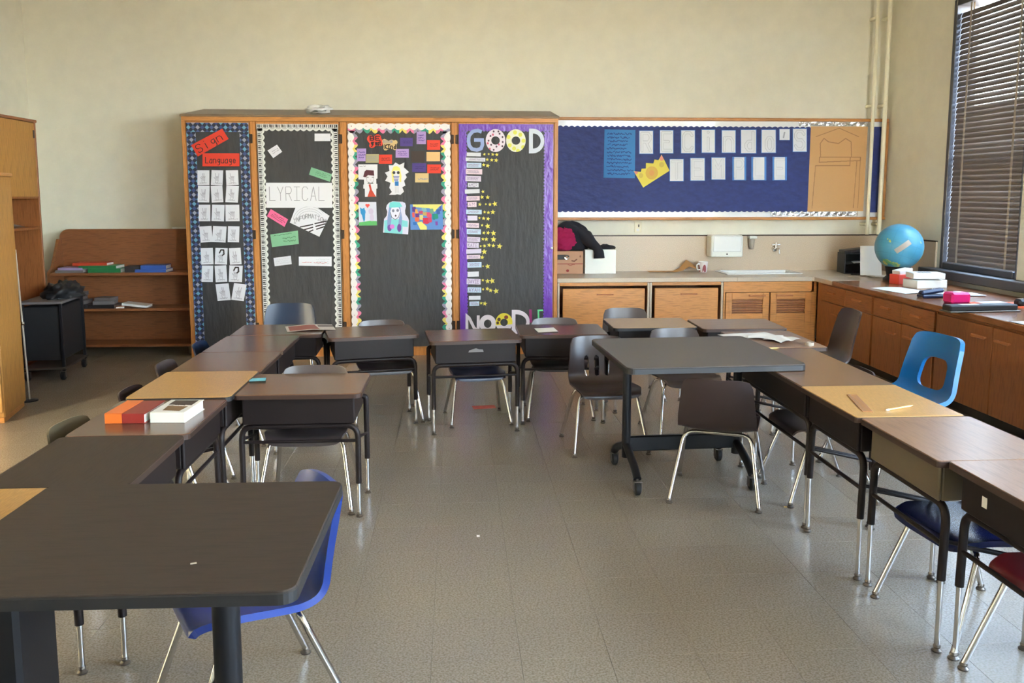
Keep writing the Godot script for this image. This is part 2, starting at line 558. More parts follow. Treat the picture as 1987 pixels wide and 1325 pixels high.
func map_cell() -> Rect2i:
	var r := cell(216, 162, rgb(88, 132, 196))
	fill(r, [0.08, 0, 1, 0, 0.86, 0.14, 0.75, 0.3, 0.6, 0.16, 0.1, 0.1], rgb(228, 218, 120))
	fill(r, [0.2, 0.72, 0.34, 0.68, 0.5, 0.88, 0.5, 1, 0.3, 1], rgb(228, 218, 120))
	var st := [[0.12, 0.2, 0.06, 0.1, 0.35, 0.2, 0.5], [0.2, 0.28, 0.05, 0.09, 0.9, 0.65, 0.25], [0.3, 0.24, 0.08, 0.07, 0.45, 0.55, 0.75], [0.43, 0.22, 0.08, 0.07, 0.5, 0.7, 0.7], [0.1, 0.42, 0.04, 0.1, 0.9, 0.35, 0.3], [0.22, 0.44, 0.06, 0.08, 0.4, 0.2, 0.5], [0.33, 0.32, 0.07, 0.06, 0.75, 0.25, 0.4], [0.46, 0.38, 0.08, 0.07, 0.75, 0.62, 0.35], [0.58, 0.42, 0.08, 0.1, 0.85, 0.3, 0.4], [0.21, 0.6, 0.07, 0.09, 0.92, 0.42, 0.25], [0.34, 0.52, 0.06, 0.1, 0.85, 0.8, 0.5], [0.48, 0.66, 0.1, 0.12, 0.82, 0.16, 0.28], [0.6, 0.62, 0.06, 0.1, 0.8, 0.25, 0.4], [0.66, 0.28, 0.06, 0.1, 0.45, 0.6, 0.5], [0.72, 0.5, 0.05, 0.12, 0.1, 0.5, 0.5], [0.8, 0.48, 0.06, 0.1, 0.12, 0.55, 0.45], [0.86, 0.3, 0.06, 0.1, 0.2, 0.35, 0.6], [0.93, 0.18, 0.03, 0.09, 0.3, 0.3, 0.6], [0.8, 0.76, 0.04, 0.08, 0.5, 0.25, 0.6], [0.14, 0.76, 0.06, 0.06, 0.15, 0.4, 0.7]]
	for s in st:
		var c := Color(s[4], s[5], s[6])
		fill(r, [s[0] - s[2], s[1] - s[3], s[0] + s[2] * 0.8, s[1] - s[3] * 1.1, s[0] + s[2], s[1] + s[3] * 0.7, s[0] + s[2] * 0.2, s[1] + s[3], s[0] - s[2] * 0.9, s[1] + s[3] * 0.8], c)
	return r

func crown_cell() -> Rect2i:
	var r := cell(130, 120, rgb(232, 214, 92))
	ell(r, 0.5, 0.55, 0.17, 0.2, rgb(220, 178, 84))
	ell(r, 0.5, 0.55, 0.07, 0.09, rgb(224, 160, 92))
	ell(r, 0.77, 0.1, 0.06, 0.08, rgb(232, 150, 130))
	ell(r, 0.06, 0.54, 0.05, 0.05, rgb(232, 150, 130))
	ell(r, 0.77, 0.3, 0.07, 0.08, rgb(214, 190, 90))
	ell(r, 0.2, 0.63, 0.06, 0.08, rgb(214, 190, 90))
	return r

func au(r: Rect2i, p: Vector2) -> Vector2:
	return (Vector2(r.position) + p * Vector2(r.size)) / AW

# ---------------------------------------------------------------- flat things on the doors and the board
const DOOR_Z := -8.385
const BOARD_Z := -9.125

func quad_sheet(f: Array, z: float, r: Rect2i, lift: float) -> MB:
	var o := PackedVector2Array([Vector2(f[0], f[1]), Vector2(f[2], f[3]), Vector2(f[4], f[5]), Vector2(f[6], f[7])])
	var uv := PackedVector2Array([au(r, Vector2(0, 0)), au(r, Vector2(1, 0)), au(r, Vector2(1, 1)), au(r, Vector2(0, 1))])
	return MB.new().slab(o, z + lift, z + lift + 0.0012, Transform3D.IDENTITY, uv)

func pin(called: String, label: String, category: String, group: String, f: Array, r: Rect2i, lift := 0.0025) -> void:
	single(called, quad_sheet(f, DOOR_Z, r, lift).done(), M.prints, label, category, group)

func pin_at(_k: int, called: String, label: String, category: String, group: String, f: Array, r: Rect2i) -> void:
	single(called, quad_sheet(f, BOARD_Z, r, 0.004).done(), M.prints, label, category, group)

func pin_poly(called: String, label: String, category: String, group: String, f: Array, r: Rect2i, lift := 0.0025, z := DOOR_Z) -> void:
	var o := PackedVector2Array()
	var lo := Vector2(1e9, 1e9)
	var hi := -lo
	for i in range(0, f.size(), 2):
		o.append(Vector2(f[i], f[i + 1]))
		lo = lo.min(o[-1])
		hi = hi.max(o[-1])
	var uv := PackedVector2Array()
	for p in o:
		uv.append(au(r, Vector2((p.x - lo.x) / (hi.x - lo.x), (hi.y - p.y) / (hi.y - lo.y))))
	single(called, MB.new().slab(o, z + lift, z + lift + 0.0012, Transform3D.IDENTITY, uv).done(), M.prints, label, category, group)

func star(x: float, y: float, rad: float, turn: float, label: String) -> void:
	var o := PackedVector2Array()
	for i in 10:
		var a := TAU * i / 10 + PI / 2 + turn
		o.append(Vector2(x, y) + Vector2(cos(a), sin(a)) * (rad if i % 2 == 0 else rad * 0.45))
	single("paper_star", MB.new().slab(o, DOOR_Z + 0.0042, DOOR_Z + 0.0054).done(), M.yellow_paper, label, "star", "yellow stars beside the name strips")

func band(flat: Array, w: float) -> Array:
	var p := PackedVector2Array()
	for i in range(0, flat.size(), 2):
		p.append(Vector2(flat[i], flat[i + 1]))
	var a := PackedVector2Array()
	var b := PackedVector2Array()
	for i in p.size():
		var d0 := (p[i] - p[maxi(i - 1, 0)]).normalized()
		var d1 := (p[mini(i + 1, p.size() - 1)] - p[i]).normalized()
		var d := (d0 + d1).normalized()
		var nn := Vector2(-d.y, d.x)
		var k := w * 0.5 / maxf(0.45, absf(nn.dot(Vector2(-d1.y, d1.x)) if i < p.size() - 1 else 1.0))
		a.append(p[i] + nn * k)
		b.append(p[i] - nn * k)
	return [a, b]

func ring(cx: float, cy: float, rx: float, ry: float, ix: float, iy: float) -> Array:
	var a := PackedVector2Array()
	var b := PackedVector2Array()
	for i in 28:
		var d := Vector2(cos(TAU * i / 28), sin(TAU * i / 28))
		a.append(Vector2(cx, cy) + d * Vector2(rx, ry))
		b.append(Vector2(cx, cy) + d * Vector2(ix, iy))
	return [a, b]

# a border strip from a to b: straight outer edge, scalloped inner edge towards «inward»
func border(a: Vector2, b: Vector2, inward: Vector2, w: float, bump: float, period: float, called: String, label: String, mat: Material, lift: float, both := 0.0) -> void:
	var steps := maxi(8, int((b - a).length() / period * 8))
	var p := PackedVector2Array()
	var q := PackedVector2Array()
	for i in steps + 1:
		var t := float(i) / steps
		var c := a.lerp(b, t)
		var wave := absf(sin(PI * t * (b - a).length() / period))
		p.append(c - inward * both * wave)
		q.append(c + inward * (w - bump + bump * wave))
	single(called, MB.new().pairs(p, q, DOOR_Z + lift, DOOR_Z + lift + 0.001, false, period).done(), mat, label, "border", "")

# ---------------------------------------------------------------- furniture
func bend(pts: Array, rads: Array, steps := 5) -> Array:
	# a polyline with its inner corners rounded to the given radii
	var out := [pts[0]]
	for i in range(1, pts.size() - 1):
		var a: Vector3 = pts[i - 1] - pts[i]
		var b: Vector3 = pts[i + 1] - pts[i]
		var r: float = minf(rads[i - 1], minf(a.length(), b.length()) * 0.49)
		var p0: Vector3 = pts[i] + a.normalized() * r
		var p1: Vector3 = pts[i] + b.normalized() * r
		for k in steps + 1:
			var t := float(k) / steps
			out.append(p0 * (1 - t) * (1 - t) + pts[i] * 2 * t * (1 - t) + p1 * t * t)
	out.append(pts[-1])
	return out

func rounded(w: float, d: float, r: float, steps := 5) -> PackedVector2Array:
	var o := PackedVector2Array()
	for q in [[1, 1, 0], [-1, 1, 1], [-1, -1, 2], [1, -1, 3]]:
		for k in steps + 1:
			var a: float = PI / 2 * (q[2] + float(k) / steps)
			o.append(Vector2(q[0] * (w / 2 - r) + cos(a) * r, q[1] * (d / 2 - r) + sin(a) * r))
	return o

func flat_up(y: float) -> Transform3D:
	# turns an outline in x and y into one in x and -z, thickness upwards
	return Transform3D(Basis(Vector3.RIGHT, Vector3(0, 0, -1), Vector3.UP), Vector3(0, y, 0))

func glide() -> ArrayMesh:
	return MB.new().lathe([Vector2(0, 0), Vector2(0.017, 0), Vector2(0.018, 0.005), Vector2(0.010, 0.012), Vector2(0.013, 0.018), Vector2(0.011, 0.026), Vector2(0, 0.026)], 12).done()

var glide_mesh: ArrayMesh

func shell_mesh(kind: String) -> ArrayMesh:
	var key := [Vector2(0.200, 0.342), Vector2(0.198, 0.366), Vector2(0.172, 0.381), Vector2(0.08, 0.381), Vector2(-0.02, 0.373), Vector2(-0.10, 0.369), Vector2(-0.152, 0.380), Vector2(-0.184, 0.412), Vector2(-0.200, 0.462), Vector2(-0.216, 0.53), Vector2(-0.234, 0.60), Vector2(-0.248, 0.662)]
	var cv := Curve2D.new()
	for i in key.size():
		var tg: Vector2 = (key[mini(i + 1, key.size() - 1)] - key[maxi(i - 1, 0)]) / 6.0
		cv.add_point(key[i], -tg, tg)
	cv.bake_interval = 0.004
	var total := cv.get_baked_length()
	var nu := 34
	var nv := 54
	var hole := func(x: float, s: float) -> float:
		if kind == "slots":
			var best := 1.0
			for c in [-0.066, 0.0, 0.066]:
				var d := pow(pow(absf((x - c) / 0.016), 4.0) + pow(absf((s - 0.492) / 0.070), 4.0), 0.25) - 1.0
				best = minf(best, d * 0.0145)
			return best
		if kind == "hole":
			return (pow(pow(absf(x / 0.062), 3.0) + pow(absf((s - 0.49) / 0.038), 3.0), 1.0 / 3.0) - 1.0) * 0.04
		if kind == "window":
			return (pow(pow(absf(x / (0.094 - 0.1 * (s - 0.5))), 4.0) + pow(absf((s - 0.500) / 0.074), 4.0), 0.25) - 1.0) * 0.074
		return 1.0
	var half := func(s: float) -> float:
		var w := 0.0
		if s < 0.10:
			w = lerpf(0.172, 0.203, s / 0.10)
		elif s < 0.36:
			w = lerpf(0.203, 0.196, (s - 0.10) / 0.26)
		elif s < 0.46:
			w = lerpf(0.196, 0.192, (s - 0.36) / 0.10)
		else:
			w = lerpf(0.192, 0.165, (s - 0.46) / (total - 0.46))
		return w
	var pos := func(xn: float, s: float) -> Vector3:
		var c: Vector2 = cv.sample_baked(s, true)
		var e: Vector2 = (cv.sample_baked(minf(s + 0.006, total), true) - cv.sample_baked(maxf(s - 0.006, 0.0), true)).normalized()
		var nrm := Vector2(e.y, -e.x)
		var dish := lerpf(0.016, 0.034, smoothstep(0.30, 0.50, s)) * smoothstep(0.0, 0.12, s)
		c += nrm * dish * pow(absf(xn), 2.4)
		return Vector3(xn * half.call(s), c.y, c.x)
	var us := []
	for j in nu + 1:
		us.append(-1.0 + 2.0 * j / nu)
	var ps := []
	var ok := []
	var rim := []
	for i in nv + 1:
		var row := []
		var okr := []
		var rr := []
		for j in nu + 1:
			var xn: float = us[j]
			var drop := 1.0 - pow(maxf(0.0, 1.0 - pow(absf(xn), 3.4)), 1.0 / 3.4)
			var s := clampf(lerpf(0.030 * drop, total - 0.055 * drop, float(i) / nv), 0.0005, total - 0.0005)
			var w: float = half.call(s)
			var f: float = hole.call(xn * w, s)
			var good := f >= 0.0
			var at_edge := i == 0 or i == nv or j == 0 or j == nu
			if absf(f) < 0.0085:
				var gx: float = (hole.call(xn * w + 0.0005, s) - hole.call(xn * w - 0.0005, s)) / 0.001
				var gs: float = (hole.call(xn * w, s + 0.0005) - hole.call(xn * w, s - 0.0005)) / 0.001
				var gl := gx * gx + gs * gs
				if gl > 0.01 and (f < 0.0 or f < 0.004):
					var x2: float = xn * w - gx * f / gl
					s = s - gs * f / gl
					xn = x2 / half.call(s)
					good = true
					at_edge = true
			row.append(pos.call(xn, s))
			okr.append(good)
			rr.append(at_edge)
		ps.append(row)
		ok.append(okr)
		rim.append(rr)
	var nn := []
	for i in nv + 1:
		var row := []
		for j in nu + 1:
			var d: Vector3 = (ps[i][mini(j + 1, nu)] - ps[i][maxi(j - 1, 0)]).cross(ps[mini(i + 1, nv)][j] - ps[maxi(i - 1, 0)][j])
			if d.length() < 1e-9:
				d = Vector3.UP if i < nv / 2 else Vector3.BACK
			d = d.normalized()
			row.append(d if d.dot(Vector3(0, 1, 0.6)) > 0 else -d)
		nn.append(row)
	var flange := 0.020 if kind in ["window", "hole", "shell"] else 0.009
	var low := []
	for i in nv + 1:
		var row := []
		for j in nu + 1:
			row.append(ps[i][j] - nn[i][j] * (flange if rim[i][j] else 0.0055))
		low.append(row)
	var keep := func(i: int, j: int) -> bool:
		if i < 0 or j < 0 or i >= nv or j >= nu:
			return false
		if not (ok[i][j] and ok[i + 1][j] and ok[i][j + 1] and ok[i + 1][j + 1]):
			return false
		var xm: float = (us[j] + us[j + 1]) * 0.5
		var dm := 1.0 - pow(maxf(0.0, 1.0 - pow(absf(xm), 3.4)), 1.0 / 3.4)
		var s: float = lerpf(0.030 * dm, total - 0.055 * dm, (i + 0.5) / nv)
		return hole.call(xm * half.call(s), s) > -0.002
	var b := MB.new()
	for i in nv:
		for j in nu:
			if not keep.call(i, j):
				continue
			var q := [[i, j], [i, j + 1], [i + 1, j + 1], [i + 1, j]]
			var t := []
			var l := []
			var m := []
			for k in q:
				t.append(ps[k[0]][k[1]])
				l.append(low[k[0]][k[1]])
				m.append(nn[k[0]][k[1]])
			b.tri(t[0], t[1], t[2], m[0], m[1], m[2])
			b.tri(t[0], t[2], t[3], m[0], m[2], m[3])
			b.tri(l[0], l[1], l[2], -m[0], -m[1], -m[2])
			b.tri(l[0], l[2], l[3], -m[0], -m[2], -m[3])
			var side := [[-1, 0, 0, 1], [0, 1, 1, 2], [1, 0, 2, 3], [0, -1, 3, 0]]
			for e in side:
				if not keep.call(i + e[0], j + e[1]):
					var a0: Vector3 = t[e[2]]
					var a1: Vector3 = t[e[3]]
					var mid: Vector3 = (t[0] + t[1] + t[2] + t[3]) * 0.25
					var o := (a1 - a0).cross(m[e[2]]).normalized()
					if o.dot((a0 + a1) * 0.5 - mid) < 0:
						o = -o
					b.quad(a0, a1, l[e[3]], l[e[2]], o)
	return b.done()

var leg_meshes := []

func make_chair(kind: String, mat: Material, label: String) -> Node3D:
	var t := thing("school_chair", label, "chair")
	part("seat_shell", shell_mesh(kind), mat, t)
	for f in 2:
		for s in [-1.0, 1.0]:
			var pts := []
			var ends := [[Vector3(0, 0.360, 0.10), Vector3(0.178 * s, 0.360, 0.105), Vector3(0.230 * s, 0.02, 0.222)], [Vector3(0, 0.350, -0.09), Vector3(0.168 * s, 0.350, -0.095), Vector3(0.222 * s, 0.02, -0.236)]]
			pts = bend(ends[f], [0.06])
			var leg := part("leg", MB.new().tube(pts, 0.0108, 9).done(), M.chrome, t)
			part("foot", glide_mesh, M.dull_metal, leg, ends[f][2] - Vector3(0, 0.02, 0))
	return t

var chairs := {}

func chair(kind: String, mat: Material, label: String, x: float, z: float, deg: float, size := 1.0, group := "") -> void:
	var key := kind + str(mat.get_instance_id())
	var c: Node3D
	if chairs.has(key):
		c = again(chairs[key], label, Vector3(x, 0, z), deg_to_rad(deg), group)
	else:
		c = make_chair(kind, mat, label)
		c.position = Vector3(x, 0, z)
		c.rotation.y = deg_to_rad(deg)
		chairs[key] = c
		if group != "":
			c.set_meta("group", group)
	c.scale = Vector3.ONE * size

const DESK_H := 0.63
const TALL_H := 0.69

func make_desk(w: float, d: float, h: float) -> Node3D:
	var t := thing("school_desk", "", "desk")
	var r := 0.03 if h < 0.66 else 0.012
	part("desktop", MB.new().slab(rounded(w, d, r), -0.008, 0.0, flat_up(h), PackedVector2Array(), 0.0015).done(), M.walnut_top, t)
	part("edge_band", MB.new().slab(rounded(w + 0.006, d + 0.006, r + 0.003), -0.024, -0.0025, flat_up(h), PackedVector2Array(), 0.002).done(), M.dark_edge, t)
	var bb := MB.new()
	var bw := w - 0.07
	var y0 := h - 0.155
	var y1 := h - 0.024
	var cuff := 0.17 if h < 0.66 else 0.26
	bb.box(Vector3(0, (y0 + y1) / 2, d / 2 - 0.035), Vector3(bw, y1 - y0, 0.014), 0.005)
	for s in [-1.0, 1.0]:
		bb.box(Vector3(s * (bw / 2 - 0.006), (y0 + y1) / 2, -0.005), Vector3(0.012, y1 - y0, d - 0.075), 0.004)
	bb.box(Vector3(0, y0 + 0.006, -0.005), Vector3(bw - 0.01, 0.012, d - 0.08), 0.004)
	part("book_box", bb.done(), M.brown_metal, t)
	for s in [-1.0, 1.0]:
		for f in 2:
			var path: Array
			var base: Vector3
			if f == 0:
				base = Vector3(s * (bw / 2 + 0.012), 0, d / 2 - 0.05)
				path = bend([Vector3(0, y0 - 0.014, d / 2 - 0.055), Vector3(base.x, y0 - 0.014, d / 2 - 0.055), base + Vector3(0, cuff, 0)], [0.06])
			else:
				base = Vector3(s * (bw / 2 + 0.020), 0, -d / 2 + 0.09)
				path = bend([Vector3(s * (bw / 2 - 0.004), y0 + 0.055, -d / 2 + 0.10), Vector3(base.x, y0 + 0.05, -d / 2 + 0.10), base + Vector3(0, cuff + 0.02, 0)], [0.04])
			var leg := part("leg", MB.new().tube(path, 0.0145, 10).done(), M.brown_metal, t)
			part("leg_insert", MB.new().tube([base + Vector3(0, 0.02, 0), base + Vector3(0, cuff + 0.04, 0)], 0.0095, 9).done(), M.chrome, leg)
			part("foot", glide_mesh, M.dull_metal, leg, base)
		part("side_brace", MB.new().tube([Vector3(s * (bw / 2 + 0.012), 0.40, d / 2 - 0.05), Vector3(s * (bw / 2 + 0.020), 0.33, -d / 2 + 0.10)], 0.0075, 8).done(), M.brown_metal, t)
	part("crossbar", MB.new().tube([Vector3(-bw / 2 - 0.012, 0.385, d / 2 - 0.05), Vector3(bw / 2 + 0.012, 0.385, d / 2 - 0.05)], 0.0085, 8).done(), M.brown_metal, t)
	return t

var desk_kinds := {}

func desk(label: String, x: float, z: float, deg: float, top: Material, edge: Material = null, box_mat: Material = null, lift := 0.0, size := Vector3(0.602, 0.48, DESK_H), group := "") -> Node3D:
	var o: Node3D
	if not desk_kinds.has(size):
		desk_kinds[size] = make_desk(size.x, size.y, size.z)
		o = desk_kinds[size]
		tag(o, label, "desk", group)
		o.position = Vector3(x, lift, z)
		o.rotation.y = deg_to_rad(deg)
	else:
		o = again(desk_kinds[size], label, Vector3(x, lift, z), deg_to_rad(deg), group)
	o.get_node("desktop").material_override = top
	o.get_node("edge_band").material_override = edge if edge else M.dark_edge
	o.get_node("book_box").material_override = box_mat if box_mat else M.brown_metal
	return o

func caster(at: Vector3, parent: Node3D, r := 0.036) -> void:
	var b := MB.new()
	var turn := Basis(Vector3(0, 0, 1), PI / 2)
	b.lathe([Vector2(0, -0.016), Vector2(r * 0.8, -0.016), Vector2(r, -0.010), Vector2(r, 0.010), Vector2(r * 0.8, 0.016), Vector2(0, 0.016)], 20, at + Vector3(0, r, 0), turn)
	var c := part("caster", b.done(), M.black_rubber, parent)
	var f := MB.new()
	for s in [-1.0, 1.0]:
		f.box(at + Vector3(s * 0.021, r * 1.35, 0), Vector3(0.004, r * 1.3, 0.03), 0.001)
	f.box(at + Vector3(0, r * 2.02, 0), Vector3(0.046, 0.005, 0.036), 0.001)
	f.tube([at + Vector3(0, r * 2.0, 0), at + Vector3(0, r * 2.4, 0)], 0.006, 8)
	part("caster_fork", f.done(), M.dull_metal, c)

func rolling_table(label: String, c: Vector3, w: float, d: float, h: float, top: Material, cols: Array, deg: float) -> Node3D:
	var t := thing("rolling_table", label, "table", c, deg_to_rad(deg))
	part("tabletop", MB.new().slab(rounded(w - 0.006, d - 0.006, 0.035), -0.006, 0.0, flat_up(h), PackedVector2Array(), 0.002).done(), top, t)
	part("edge_band", MB.new().slab(rounded(w, d, 0.038), -0.032, -0.003, flat_up(h), PackedVector2Array(), 0.004).done(), M.black_edge, t)
	for k in cols:
		# x, z, half width in x, half depth in z, z of the front foot, z of the rear foot
		var b := MB.new()
		if k[3] > k[2] * 1.3:
			b.box(Vector3(k[0], (h + 0.10) / 2, k[1]), Vector3(k[2] * 2, h - 0.14, k[3] * 2), 0.012)
		else:
			b.tube([Vector3(k[0], h - 0.03, k[1]), Vector3(k[0], 0.13, k[1])], k[2], 20)
		part("column", b.done(), M.black_metal, t)
		var f := MB.new()
		for zz in [k[4], k[5]]:
			f.tube(bend([Vector3(k[0], 0.20, k[1]), Vector3(k[0], 0.13, lerpf(k[1], zz, 0.75)), Vector3(k[0], 0.085, zz)], [0.06]), 0.022, 10)
		var foot := part("foot_arm", f.done(), M.black_metal, t)
		for zz in [k[4], k[5]]:
			caster(Vector3(k[0], 0, zz), foot)
	var xs := [cols[0][0], cols[1][0]]
	part("beam", MB.new().box(Vector3((xs[0] + xs[1]) / 2, 0.205, cols[0][1]), Vector3(absf(xs[1] - xs[0]), 0.085, 0.03), 0.006).done(), M.black_metal, t)
	part("top_rail", MB.new().box(Vector3((xs[0] + xs[1]) / 2, h - 0.05, cols[0][1]), Vector3(absf(xs[1] - xs[0]) + 0.06, 0.036, 0.05), 0.006).done(), M.black_metal, t)
	return t

func blob(c: Vector3, r: Vector3, amp: float, freq: float, seed_: int, rows := 22, cols := 32, flat_y := -1e9) -> MB:
	var f := FastNoiseLite.new()
	f.seed = seed_
	f.frequency = freq
	f.fractal_octaves = 3
	var g := []
	for i in rows + 1:
		var row := []
		var th := PI * i / rows
		for j in cols:
			var a := TAU * j / cols
			var d := Vector3(sin(th) * cos(a), cos(th), sin(th) * sin(a))
			var p := c + d * r * (1.0 + amp * f.get_noise_3dv(d * 10.0))
			p.y = maxf(p.y, flat_y)
			row.append(p)
		g.append(row)
	return MB.new().grid(g, true)

# a thin sheet over a rectangle, lifted by fn(u, v) -> height
func curled(c: Vector3, w: float, d: float, deg: float, fn: Callable, thick := 0.0008, nu := 8, nv := 8) -> MB:
	var bs := Basis(Vector3.UP, deg_to_rad(deg))
	var b := MB.new()
	var up := []
	var dn := []
	for i in nv + 1:
		var r1 := []
		var r2 := []
		for j in nu + 1:
			var p := c + bs * Vector3((float(j) / nu - 0.5) * w, fn.call(float(j) / nu, float(i) / nv), (float(i) / nv - 0.5) * d)
			r1.append(p + Vector3(0, thick, 0))
			r2.append(p)
		up.append(r1)
		dn.append(r2)
	b.grid(up, false, true)
	b.grid(dn)
	return b

func book(label: String, group: String, c: Vector3, s: Vector3, deg: float, cover: Material, pages: Material, tilt := 0.0, called := "book", flip := 1.0) -> Node3D:
	# lies flat; spine towards -x (times flip), long side along z
	var t := thing(called, label, "book", c, deg_to_rad(deg), group)
	t.rotation.z = tilt
	var b := MB.new()
	b.box(Vector3(0, s.y - 0.0015, 0), Vector3(s.x, 0.003, s.z), 0.0008)
	b.box(Vector3(0, 0.0015, 0), Vector3(s.x, 0.003, s.z), 0.0008)
	b.box(Vector3(-flip * (s.x / 2 - 0.0015), s.y / 2, 0), Vector3(0.003, s.y - 0.001, s.z), 0.0008)
	part("cover", b.done(), cover, t)
	part("pages", MB.new().box(Vector3(flip * -0.001, s.y / 2, 0), Vector3(s.x - 0.008, s.y - 0.006, s.z - 0.008), 0.0).done(), pages, t)
	return t

# a bar handle with two feet, along axis «along», standing out by «out»
func handle_mesh(c: Vector3, along: Vector3, out: Vector3, length: float) -> ArrayMesh:
	var b := MB.new()
	b.box(c + out * 0.022, along.abs() * length + out.abs() * 0.012 + Vector3(0, 0.014, 0), 0.004)
	for s in [-1.0, 1.0]:
		b.box(c + along * s * (length * 0.5 - 0.012) + out * 0.01, along.abs() * 0.014 + out.abs() * 0.022 + Vector3(0, 0.012, 0), 0.002)
	return b.done()

# ---------------------------------------------------------------- materials of the place
func setup_materials() -> void:
	var grain := noise_tex(3, 0.012, 0.0, 1.0, 5, 512, [PackedFloat32Array([0.0, 0.42, 0.5, 0.62, 1.0]), PackedColorArray([Color(0.76, 0.75, 0.74), Color(0.89, 0.885, 0.88), Color(0.96, 0.96, 0.96), Color(0.9, 0.895, 0.89), Color(1, 1, 1)])])
	var fine := noise_tex(9, 0.05, 0.78, 1.0, 3)
	var speck := noise_tex(21, 0.055, 0.0, 1.0, 4, 512, [PackedFloat32Array([0.0, 0.34, 0.44, 0.56, 0.68, 1.0]), PackedColorArray([Color(0.78, 0.75, 0.7), Color(0.86, 0.84, 0.8), Color(0.92, 0.91, 0.895), Color(0.94, 0.93, 0.92), Color(0.99, 0.99, 0.99), Color(1, 1, 1)])])
	var lump := bump_tex(5, 0.01, 3)
	var crinkle := bump_tex(15, 0.008, 4)
	var pebble := bump_tex(17, 0.08, 2)
	var along_y := Vector3(9, 0.7, 9)
	var along_x := Vector3(0.7, 9, 9)
	var along_z := Vector3(9, 9, 0.7)
	M.wall = relief(tri_mat(rgb(232, 226, 205), noise_tex(31, 0.01, 0.97, 1.0, 3), Vector3(0.5, 0.5, 0.5), 0.6, true), pebble, 0.02)
	M.wall.uv1_scale = Vector3(0.8, 0.8, 0.8)
	M.ceiling = plain(rgb(226, 222, 210), 0.9)
	M.trim = plain(rgb(236, 228, 200), 0.5)
	M.sub_floor = plain(rgb(90, 82, 70), 0.9)
	for k in 4:
		var f := tri_mat([rgb(150, 141, 128), rgb(149, 140, 127), rgb(150, 141, 127), rgb(149, 140, 128)][k], speck, Vector3(3.2, 3.2, 3.2), 0.27, true)
		f.uv1_offset = Vector3(k * 0.37, 0, k * 0.23)
		f.metallic_specular = 0.6
		M["tile%d" % k] = f
	M.oak = tri_mat(rgb(206, 138, 70), grain, along_y, 0.42)
	M.oak_x = tri_mat(rgb(214, 146, 76), grain, along_x, 0.42)
	M.oak_z = tri_mat(rgb(172, 108, 58), grain, along_z, 0.42)
	M.counter_oak = tri_mat(rgb(168, 104, 58), grain, along_y, 0.4)
	M.counter_drawer = tri_mat(rgb(166, 102, 56), grain, along_z, 0.4)
	M.handle_oak = plain(rgb(176, 108, 58), 0.4)
	M.cab_oak = tri_mat(rgb(202, 146, 74), grain, along_y, 0.45)
	M.book_oak = tri_mat(rgb(150, 94, 56), grain, along_x, 0.5)
	M.brown_counter = tri_mat(rgb(150, 96, 60), grain, along_z, 0.22)
	M.laminate = tri_mat(rgb(220, 200, 174), fine, Vector3(6, 6, 6), 0.3)
	M.splash = tri_mat(rgb(226, 202, 172), fine, Vector3(5, 5, 5), 0.35)
	M.walnut_top = tri_mat(rgb(104, 74, 58), grain, along_x, 0.2)
	M.brown_top = tri_mat(rgb(122, 91, 68), grain, along_x, 0.24)
	M.ash_top = tri_mat(rgb(146, 112, 88), grain, along_x, 0.28)
	M.tan_top = tri_mat(rgb(206, 158, 94), fine, along_x, 0.28)
	M.sand_top = tri_mat(rgb(186, 150, 110), fine, along_x, 0.3)
	M.espresso_top = tri_mat(rgb(56, 44, 36), grain, along_x, 0.6)
	M.grey_top = tri_mat(rgb(92, 83, 77), fine, Vector3(8, 8, 8), 0.42)
	M.dark_edge = plain(rgb(64, 46, 38), 0.35)
	M.black_edge = plain(rgb(34, 33, 34), 0.45)
	M.brown_metal = plain(rgb(34, 26, 25), 0.46, 0.0, 0.35)
	M.olive_metal = plain(rgb(104, 92, 72), 0.4)
	M.black_metal = plain(rgb(20, 20, 24), 0.42, 0.0, 0.4)
	M.black_rubber = plain(rgb(22, 22, 23), 0.6)
	M.chrome = plain(rgb(214, 212, 210), 0.16, 1.0)
	M.dull_metal = plain(rgb(120, 112, 104), 0.4, 0.9)
	M.hinge = plain(rgb(66, 52, 42), 0.4, 0.6)
	M.black_plastic = plain(rgb(30, 30, 32), 0.5)
	M.window_metal = plain(rgb(78, 78, 84), 0.4, 0.5)
	M.sill_stone = plain(rgb(66, 64, 66), 0.5)
	M.slat = plain(rgb(98, 86, 78), 0.45)
	M.tape = plain(rgb(176, 164, 148), 0.8)
	M.glass = plain(Color(0.9, 0.95, 0.95, 0.05), 0.02)
	M.glass.transparency = BaseMaterial3D.TRANSPARENCY_ALPHA
	M.white_board = plain(rgb(240, 240, 238), 0.3)
	M.white_board.clearcoat_enabled = true
	M.white_board.clearcoat = 1.0
	M.white_board.clearcoat_roughness = 0.06
	M.foil = relief(plain(rgb(216, 214, 210), 0.25, 0.7), crinkle, 1.0)
	M.foil.uv1_triplanar = true
	M.foil.uv1_scale = Vector3(3, 5, 3)
	M.black_paper = relief(tri_mat(rgb(58, 57, 58), noise_tex(41, 0.01, 0.9, 1.0, 4), Vector3(3, 0.8, 1), 0.6), crinkle, 0.5)
	M.navy_paper = relief(tri_mat(rgb(40, 54, 122), noise_tex(43, 0.02, 0.86, 1.0, 4), Vector3(0.9, 1.6, 1), 0.6), crinkle, 0.9)
	M.yellow_paper = plain(rgb(222, 208, 92), 0.7)
	M.kraft = plain(rgb(200, 152, 96), 0.75)
	M.white_paper = plain(rgb(228, 226, 220), 0.75)
	M.white_plastic = plain(rgb(228, 228, 218), 0.3)
	M.porcelain = plain(rgb(236, 236, 232), 0.15)
	M.red_paper = plain(rgb(214, 72, 58), 0.7)
	M.orange_paper = plain(rgb(226, 96, 46), 0.6)
	M.pink_plastic = plain(rgb(216, 30, 118), 0.35)
